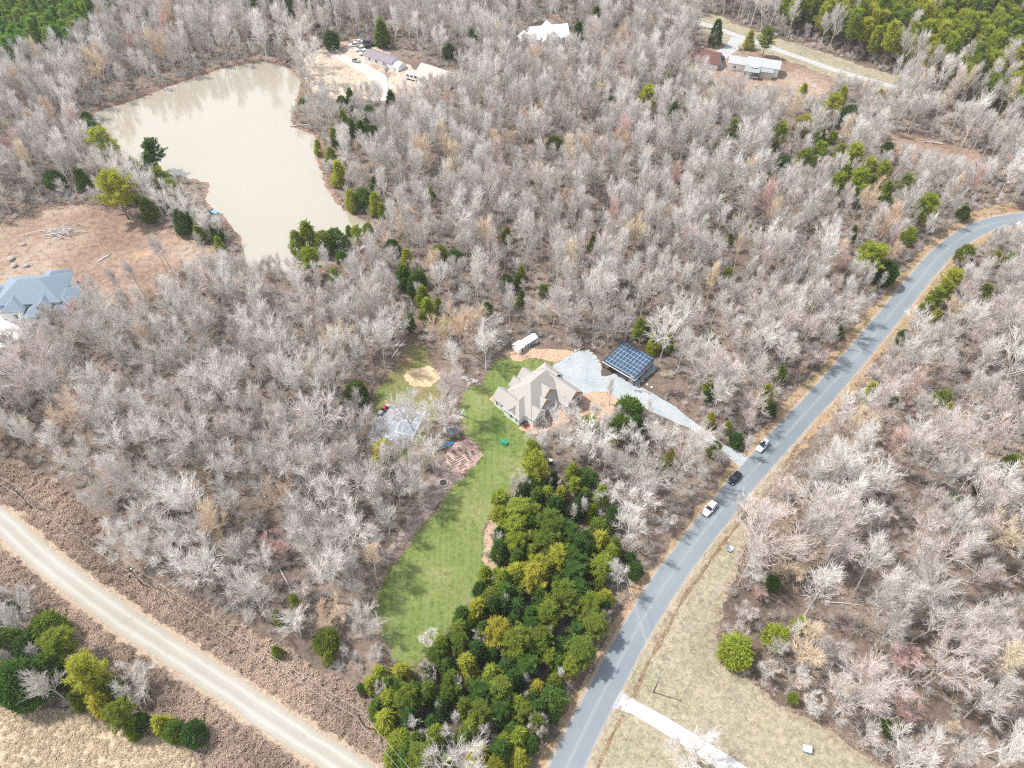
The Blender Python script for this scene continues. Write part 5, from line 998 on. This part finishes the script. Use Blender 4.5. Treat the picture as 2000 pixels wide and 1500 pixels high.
# open ground where no wood grows
def far_from(P, poly, d): return dist_poly(P, poly) > d
HOUSEP = [h2w(a, b)[:2] for a, b in [(-12.5, -1), (-6, -2), (4.5, -2.5), (8, 8), (9, 20), (0, 22), (-13, 21)]]
BUILD = [([G(740,115), G(748,122), G(770,130)], 12), ([G(835,158), G(870,150)], 11), ([G(806,156)], 7), ([G(1055,80), G(1085,78)], 12), ([G(1377,124)], 9), ([G(1450,138), G(1490,140)], 12), ([G(60,590), G(110,585)], 12), ([G(-2,592)], 9), ([G(1008,684), G(1025,672)], 3.5), ([G(1190,720), G(1240,720), G(1270,705)], 8), ([G(1315,771)], 5)]
NOPOLY = [(POND, 2.5), (LAWN, .4), (ROUGH, 1.0), (FIELD, .8), (BRUSH_A, 2.5), (BRUSH_B, 1.0), (STRAW, 1.0), (DIRT, 1.5), (YARD, 1.5), (YARD2, 2.0), (YARD3, 2.0), (CLEAR4, 1.0), (MULCH1, 2.0), (MULCH2, 1.5), (CDRIVE, 2), (WDRIVE, 2), (COURT, 1), (HOUSEP, 1.5),
          (GP([(1078,718),(1120,690),(1148,685),(1176,716),(1290,712),(1282,773),(1349,818),(1357,844),(1264,800),(1136,768)]), 1.0), (GP([(1285,735),(1330,745),(1350,800),(1300,790),(1255,760)]), .5), (GP([(868,860),(942,885),(905,925),(888,950),(800,1060),(775,1090),(850,950)]), .2), (GP([(795,665),(850,700),(900,720),(945,750),(900,770),(860,760),(800,700),(760,720)]), 1)]
GROVE = GP([(965,1010),(1000,955),(1060,940),(1150,920),(1200,1000),(1210,1100),(1200,1190),(1160,1280),(1110,1380),(1050,1500),(760,1530),(700,1340),(800,1290),(880,1240),(940,1160),(950,1100)])
PLANT = [GP([(-80,180),(-60,-60),(195,-60),(212,30),(196,84),(160,128),(85,146),(60,165),(0,160)]), GP([(405,-60),(660,-60),(655,34),(600,48),(500,50),(430,30)]), GP([(195,25),(240,15),(275,40),(250,60),(205,50)])]
PINES2 = GP([(1545,80),(1480,-40),(2250,-60),(2300,250),(2090,260),(1990,245),(1900,215),(1850,190),(1800,165),(1770,135),(1700,140),(1640,120),(1580,100)])
lane = [ROADC, [G(*p) for p in [(1560,868),(1500,958),(1413,1060)]]]
def open_mask(P, k=1.0):
    ok = np.ones(len(P), bool)
    for poly, d in NOPOLY: ok &= far_from(P, poly, d * k)
    ok &= (dist_line(P, ROADC) > 6.6 * (.75 + .25 * k)) & (dist_line(P, GROADC) > 8) & (dist_line(P, FROADC) > 5)
    for line, d in BUILD: ok &= (dist_line(P, line + [line[0]]) if len(line) > 1 else np.hypot(P[:, 0] - line[0][0], P[:, 1] - line[0][1])) > d * (.6 + .4 * k)
    return ok
def scatter(n, x0, x1, y0, y1, seed):
    r = np.random.default_rng(seed); return np.column_stack([r.uniform(x0, x1, n), r.uniform(y0, y1, n)])
def in_view(P, m=40):
    return (np.abs(P[:, 0]) < .70 * np.sqrt(P[:, 1] ** 2 + 160 ** 2) * 1.0 + m) & (P[:, 1] > 18)
cand = scatter(60000, -345, 345, 22, 470, 5); cand = cand[in_view(cand, 30)]; cand = cand[open_mask(cand)]
inpl = np.zeros(len(cand), bool)
for p in PLANT: inpl |= inside(cand, p)
cand = cand[~inpl]
ingr = inside(cand, GROVE); inp2 = inside(cand, PINES2)
grid = {}; cell_ = 4.0; sz = np.random.default_rng(8).random(len(cand))
def ok_place(x, y, d):
    cx, cy = int(x // cell_), int(y // cell_); k = int(d // cell_) + 2
    for i in range(cx - k, cx + k + 1):
        for j in range(cy - k, cy + k + 1):
            for (a, b, e_) in grid.get((i, j), ()):
                if (a - x) ** 2 + (b - y) ** 2 < (.5 * (d + e_)) ** 2: return False
    grid.setdefault((cx, cy), []).append((x, y, d)); return True
for b in bare: grid.setdefault((int(b[0] // cell_), int(b[1] // cell_)), []).append((b[0], b[1], 5.0))
def field(x, y):  # broad pattern: where the wood is tall, reddish or thin
    return math.sin(x * .041 + 1.3) * math.cos(y * .037 - .4) + .5 * math.sin(x * .11 + y * .07)
pinefill = []
for k, (x, y) in enumerate(cand):
    s = sz[k]
    if ingr[k]: d = 9.5
    elif inp2[k]: d = 4.6
    else: d = (3.0 + 2.4 * s) if y > 165 else (3.4 + 3.1 * s)
    de = np.hypot(EVP[:, 0] - x, EVP[:, 1] - y) - EVR
    if de.min() < (1.0 if not ingr[k] else 0.2): continue
    if not ok_place(x, y, d): continue
    px, py, _ = to_px(x, y)
    if px > 1450 and py > 760 and tr.random() < .16: continue
    if inp2[k] and tr.random() < .86: pinefill.append((x, y)); continue
    small = tr.random() < .20
    if small: h = tr.uniform(5.5, 9.5); v = tr.choice([6, 6, 1, 8])
    else: h = tr.uniform(14, 22) * (.96 + .08 * field(x, y)); v = tr.choice([0, 1, 2, 3, 3, 5, 7, 8, 8, 0] if y > 165 else [0, 1, 2, 3, 4, 5, 7, 8, 9])
    if ingr[k]: h = tr.uniform(5, 8); v = tr.choice([6, 8, 1])
    near_road = dist_line(np.array([[x, y]]), ROADC)[0]
    if near_road < 11: h = min(h, 13)
    cap_ = height_cap(x, y)
    if h > cap_:
        if cap_ < 3.0: continue
        h = cap_; v = tr.choice([6, 8, 1]) if h < 9 else v
    u = tr.random(); f = field(x * 1.7 + 40, y * 1.3)
    ti = tr.uniform(.05, .56) if u < (.62 if (px > 1450 and py > 760) else .80) - .10 * f else tr.uniform(.60, .78) if u < .93 else tr.uniform(.80, .90) if u < .982 else tr.uniform(.93, 1)
    if small and tr.random() < .35: ti = tr.uniform(.62, .88)
    bare.append((x, y, h, v, ti, tr.uniform(.72, 1.0) * (.92 if y > 165 else 1.0) * (1.2 if small else 1), False))
def size_px(b):
    px, py, z = to_px(b[0], b[1], b[2] * .6); return b[2] * (b[5] + .6) / z if (-20 < px < 2020 and -20 < py < 1520) else -z
bare.sort(key=size_px, reverse=True)
ind = sorted([b for b in bare if b[6]] + [b for b in bare if not b[6]][:max(0, 298 - sum(1 for b in bare if b[6]))], key=lambda b: math.hypot(b[0], b[1]))
rest = [b for b in bare if not b[6]][max(0, 298 - sum(1 for b in bare if b[6])):]
def btone(t, h): return ('small ' if h < 9.5 else 'tall ' if h > 16.5 else '') + ('dark grey' if t < .17 else 'grey' if t < .34 else 'pale grey' if t < .59 else 'pinkish grey' if t < .79 else 'tan' if t < .92 else 'reddish')
for (x, y, h, v, ti, s, _) in ind:
    px, py, _z = to_px(x, y, h * .6); wd = wood_of(px, py); lab, sh = label_tree(btone(ti, h), px, py, 'bare tree', 4)
    sc_ = h / BH[v]; put_tree('bare_tree', BARE[v], (x, y, 0), tr.uniform(0, 6.28), (sc_ * s, sc_ * s, sc_), ti, lab, 'bare tree', 'bare trees in ' + wd)
print('bare trees', len(ind), 'mass', len(rest), 'evergreens', len(evs), 'pine fill', len(pinefill))
# the rest of the wood and the ground cover: one object each, scattered
_src = {}
def source_objs(name, meshes_list):
    """pick objects already standing in the scene that use these meshes, one per variant"""
    out = []
    for ms in meshes_list:
        pair = []
        for me in ms:
            o = next((o for o in bpy.data.objects if o.type == 'MESH' and o.data == me), None); pair.append(o)
        out.append(pair)
    return out
def mass(name, pts, variants, label=None, group=None):
    """pts: (x, y, z, rz, sx, sy, sz, variant, tint); variants: list of lists of source objects"""
    me = bpy.data.meshes.new(name); me.from_pydata([(p[0], p[1], p[2]) for p in pts], [], [])
    for an, ty, f in (('rz', 'FLOAT', lambda p: p[3]), ('tint', 'FLOAT', lambda p: p[8])):
        a = me.attributes.new(an, ty, 'POINT'); a.data.foreach_set('value', [f(p) for p in pts])
    a = me.attributes.new('variant', 'INT', 'POINT'); a.data.foreach_set('value', [int(p[7]) for p in pts])
    a = me.attributes.new('scl', 'FLOAT_VECTOR', 'POINT'); a.data.foreach_set('vector', [q for p in pts for q in (p[4], p[5], p[6])])
    o = bpy.data.objects.new(name, me); C.objects.link(o); o['kind'] = 'stuff'
    if label: o['label'] = label
    ng = bpy.data.node_groups.new(name, 'GeometryNodeTree'); ng.interface.new_socket('Geometry', in_out='INPUT', socket_type='NodeSocketGeometry'); ng.interface.new_socket('Geometry', in_out='OUTPUT', socket_type='NodeSocketGeometry')
    N = ng.nodes; gi = N.new('NodeGroupInput'); go = N.new('NodeGroupOutput'); L = ng.links.new
    def attr(n, t): a = N.new('GeometryNodeInputNamedAttribute'); a.data_type = t; a.inputs['Name'].default_value = n; return a.outputs['Attribute']
    rzv = N.new('ShaderNodeCombineXYZ'); L(attr('rz', 'FLOAT'), rzv.inputs['Z']); e2r = N.new('FunctionNodeEulerToRotation'); L(rzv.outputs[0], e2r.inputs[0])
    sv = attr('scl', 'FLOAT_VECTOR'); vi = attr('variant', 'INT'); join = N.new('GeometryNodeJoinGeometry')
    for k, objs in enumerate(variants):
        cmpn = N.new('FunctionNodeCompare'); cmpn.data_type = 'INT'; cmpn.operation = 'EQUAL'; L(vi, cmpn.inputs['A'] if 'A' in cmpn.inputs else cmpn.inputs[2])
        for s in cmpn.inputs:
            if s.name == 'B' and s.type == 'INT': s.default_value = k
        for s in cmpn.inputs:
            if s.name == 'A' and s.type == 'INT' and not s.is_linked: L(vi, s)
        for ob in objs:
            oi = N.new('GeometryNodeObjectInfo'); oi.inputs['Object'].default_value = ob; oi.transform_space = 'ORIGINAL'; oi.inputs['As Instance'].default_value = False
            ip = N.new('GeometryNodeInstanceOnPoints'); L(gi.outputs[0], ip.inputs['Points']); L(oi.outputs['Geometry'], ip.inputs['Instance']); L(e2r.outputs[0], ip.inputs['Rotation']); L(sv, ip.inputs['Scale'])
            sel = [s for s in cmpn.outputs if s.enabled][0]; L(sel, ip.inputs['Selection']); L(ip.outputs[0], join.inputs[0])
    L(join.outputs[0], go.inputs[0]); md = o.modifiers.new('scatter', 'NODES'); md.node_group = ng
    return o
SBARE = source_objs('b', BARE); SPINE = source_objs('p', PINE); SCED = source_objs('c', CEDAR)
mass('distant_woodland', [(b[0], b[1], 0, tr.uniform(0, 6.28), b[2]/BH[b[3]]*b[5], b[2]/BH[b[3]]*b[5], b[2]/BH[b[3]], b[3], b[4]) for b in rest], SBARE, 'the rest of the bare grey winter woodland')
pts = []
for poly in PLANT:
    c2 = scatter(9000, -345, 0, 300, 500, 77); c2 = c2[inside(c2, poly)]; gg = []
    for (x, y) in c2:
        if all((a - x) ** 2 + (b - y) ** 2 > 3.5 ** 2 for a, b in gg):
            gg.append((x, y)); s = tr.uniform(.7, .95); pts.append((x, y, 0, tr.uniform(0, 6.28), s, s, tr.uniform(1.15, 1.4), tr.randrange(4), tr.uniform(1.14, 1.25)))
mass('pine_plantation', pts, SPINE, 'dense bright green pine plantation in the upper left corner')
pts = []
for (x, y) in pinefill: s = tr.uniform(1.0, 1.4); pts.append((x, y, 0, tr.uniform(0, 6.28), s, s, tr.uniform(1.1, 1.4), tr.randrange(4), tr.choice([.5, .62, .7, .76, .82, .88])))
mass('pine_woodland', pts, SPINE, 'yellowish green pine forest in the upper right corner')

# undergrowth sources: a low bush and grass tufts, each standing once as its own thing
def bush_mesh(seed, n=34, H=2.2):
    r = random.Random(seed); K = MB()
    for k in range(n):
        az = r.uniform(0, 6.28); t = r.uniform(.2, .9); d = Vector((math.cos(az) * t, math.sin(az) * t, 1)).normalized(); p = Vector((r.gauss(0, .15), r.gauss(0, .15), 0)); L = H * r.uniform(.5, 1); m = p + d * L * .5 + Vector((r.gauss(0, .1), r.gauss(0, .1), 0)); q = p + d * L + Vector((r.gauss(0, .15), r.gauss(0, .15), 0)); strip(K, [p, m, q], .030, .016, r)
        for j in range(4): s_ = p.lerp(q, r.uniform(.3, .9)); strip(K, [s_, s_ + turn(d, r.uniform(.4, .9), r.uniform(0, 6.28)) * r.uniform(.3, .8)], .014, .006, r)
    return K.mesh('bush', M_TWIG)
def tuft_mesh(seed, n=26, H=.9, mat=M_TUFT, w_=.05, bend=.6):
    r = random.Random(seed); K = MB()
    for k in range(n):
        az = r.uniform(0, 6.28); p = Vector((r.gauss(0, .22), r.gauss(0, .22), 0)); d = Vector((math.cos(az) * bend * r.random(), math.sin(az) * bend * r.random(), 1)).normalized(); L = H * r.uniform(.5, 1.1); m = p + d * L * .55; q = m + (d + Vector((math.cos(az) * bend, math.sin(az) * bend, -.35))).normalized() * L * .5
        e = Vector((-math.sin(az), math.cos(az), 0)) * w_; o = len(K.v); K.v += [tuple(p - e * .5), tuple(p + e * .5), tuple(m + e * .5), tuple(m - e * .5), tuple(q)]; K.f += [(o, o+1, o+2, o+3), (o+3, o+2, o+4)]; K.m += [0, 0]
    return K.mesh('tuft', mat)
def one(name, me, loc, lab, cat, tint):
    o = bpy.data.objects.new(name, me); C.objects.link(o); o.location = (*loc, 0); tag(o, lab, cat); o['tint'] = tint; return o
B1 = one('bare_bush', bush_mesh(61), G(1310, 735), 'low bare bush at the right end of the clearing by the carport', 'bush', .5)
B2 = one('bare_bush', bush_mesh(62, 34, 1.8), G(1335, 790), 'low bare bush in the clearing just above the gravel driveway', 'bush', .4)
B3 = one('bare_bush', bush_mesh(63, 20, 2.8), G(1300, 780), 'taller bare bush between the dark branch heap and the driveway', 'bush', .6)
T1 = one('grass_tuft', tuft_mesh(71), G(300, 1180), 'tan grass tuft beside the pole in the roadside brush', 'grass tuft', .4)
T2 = one('grass_tuft', tuft_mesh(72, 30, .8), G(420, 1240), 'brown grass tuft under the overhead wires in the brush', 'grass tuft', .6)
T3 = one('straw_tuft', tuft_mesh(73, 24, .6, M_TUFTG), G(1400, 1200), 'straw-coloured tuft on the dry field beside the ditch', 'grass tuft', .5)
def cover(name, cond, n, box, seed, mk, lab, variants):
    P = scatter(n, *box, seed); P = P[in_view(P, 15)]; P = P[cond(P)]; mass(name, [mk(x, y) for x, y in P], variants, lab); print(name, len(P))
def near_ok(P):
    return open_mask(P, .55)
def mkbush(x, y):
    s = tr.uniform(.6, 1.5); u = tr.random(); return (x, y, 0, tr.uniform(0, 6.28), s, s, s * tr.uniform(.7, 1.2), tr.randrange(3), tr.uniform(0, .35) if u < .65 else tr.uniform(.60, .78) if u < .93 else tr.uniform(.8, .9))
cover('undergrowth', near_ok, 42000, (-300, 300, 25, 420), 31, mkbush, 'leafless brushwood covering the floor of the wood', [[B1], [B2], [B3]])
BR_ = [BRUSH_A, BRUSH_B]
cover('dry_grass', lambda P: (inside(P, BRUSH_A) | inside(P, BRUSH_B)) & (dist_line(P, GROADC) > 3.9), 60000, (-140, 40, 25, 160), 32, lambda x, y: (x, y, 0, tr.uniform(0, 6.28), *[tr.uniform(.8, 1.9)] * 3, tr.randrange(2), max(0, min(1, .58 + .35 * field(x * 3, y * 3) + tr.gauss(0, .22)))), 'tan and brown rough grass beside the gravel road', [[T1], [T2]])
cover('straw_grass', lambda P: inside(P, STRAW), 22000, (-140, 0, 18, 90), 33, lambda x, y: (x, y, 0, tr.uniform(0, 6.28), *[tr.uniform(.8, 1.6)] * 3, 0, tr.uniform(.3, 1)), 'pale straw grass of the field corner', [[T3]])
cover('field_grass', lambda P: inside(P, FIELD) & (dist_poly(P, CDRIVE) > .3) & (dist_line(P, ROADC) > 3.9), 26000, (0, 140, 18, 140), 34, lambda x, y: (x, y, 0, tr.uniform(0, 6.28), *[tr.uniform(.35, .75)] * 2, tr.uniform(.25, .5), 0, tr.uniform(.1, .9)), 'short dry grass on the field beside the asphalt road', [[T3]])
cover('verge_tufts', lambda P: inside(P, VERGE) & (dist_line(P, ROADC) > 4.0), 30000, (0, 260, 30, 270), 35, lambda x, y: (x, y, 0, tr.uniform(0, 6.28), *[tr.uniform(.5, 1.1)] * 2, tr.uniform(.3, .7), tr.randrange(2), tr.uniform(.2, 1)), 'brown grass on the road verges', [[T1], [T2]])

cover('edge_grass', lambda P: ((np.abs(dist_poly(P, LAWN)) < .9) | (np.abs(dist_poly(P, FIELD)) < 1.2) | (np.abs(dist_poly(P, ROUGH)) < 1.0) | (np.abs(dist_poly(P, DIRT)) < 1.5) | ((dist_poly(P, POND) > .6) & (dist_poly(P, POND) < 2.2))) & (dist_line(P, ROADC) > 4.2) & (dist_poly(P, DRIVE) > .3) & ~inside(P, [tuple(a) for a in HOUSEP]), 190000, (-230, 150, 25, 340), 36, lambda x, y: (x, y, 0, tr.uniform(0, 6.28), *[tr.uniform(.4, .9)] * 2, tr.uniform(.3, .7), tr.randrange(2), tr.uniform(0, 1)), 'rough grass along the edges of lawn, field and pond', [[T1], [T2]])
LOGM = flat('dead_wood', (.50, .46, .43))
for k in range(26):
    px, py = [(1600,1060),(1700,980),(1820,1010),(1880,1100),(1760,1130),(1950,1040),(1650,1180),(1850,1200),(1730,900),(1640,1290),(1780,1330),(1920,1290),(590,1010),(520,950),(430,960),(640,980),(350,930),(680,1090),(560,1140),(300,870),(1330,930),(1190,960),(1400,700),(1130,640),(760,990),(1580,1320)][k]
    x, y = G(px, py); L_ = tr.uniform(5, 10); a_ = tr.uniform(0, 6.28); q = MB(); q.tube([(-L_/2, 0, .2), (0, tr.uniform(-.3, .3), .32), (L_/2, 0, .25)], [.17, .13, .05], 6, cap=True)
    for t in (.1, .25, .38): q.tube([(L_ * t, 0, .28), (L_ * (t + .12), tr.choice((-1, 1)) * L_ * .10, .8)], [.05, .015], 4)
    lab, sh = label_tree('fallen grey', px, py, 'trunk', 5); o = q.obj('fallen_log', LOGM, fixn=False); o.location = (x, y, 0); o.rotation_euler = (0, 0, a_); tag(o, lab, 'log', 'fallen trunks in ' + wood_of(px, py))
hz = MB().box(-1650, 1650, -450, 2350, -1.0, 168.0).obj('haze', []); hz['kind'] = 'stuff'
hm = bpy.data.materials.new('haze_air'); hm.use_nodes = True; hn = hm.node_tree; hn.nodes.clear(); ho = hn.nodes.new('ShaderNodeOutputMaterial'); hv = hn.nodes.new('ShaderNodeVolumePrincipled')
hv.inputs['Color'].default_value = (.93, .95, 1, 1); hv.inputs['Density'].default_value = .00012; hv.inputs['Anisotropy'].default_value = .2; hn.links.new(hv.outputs[0], ho.inputs['Volume']); hz.data.materials.append(hm)
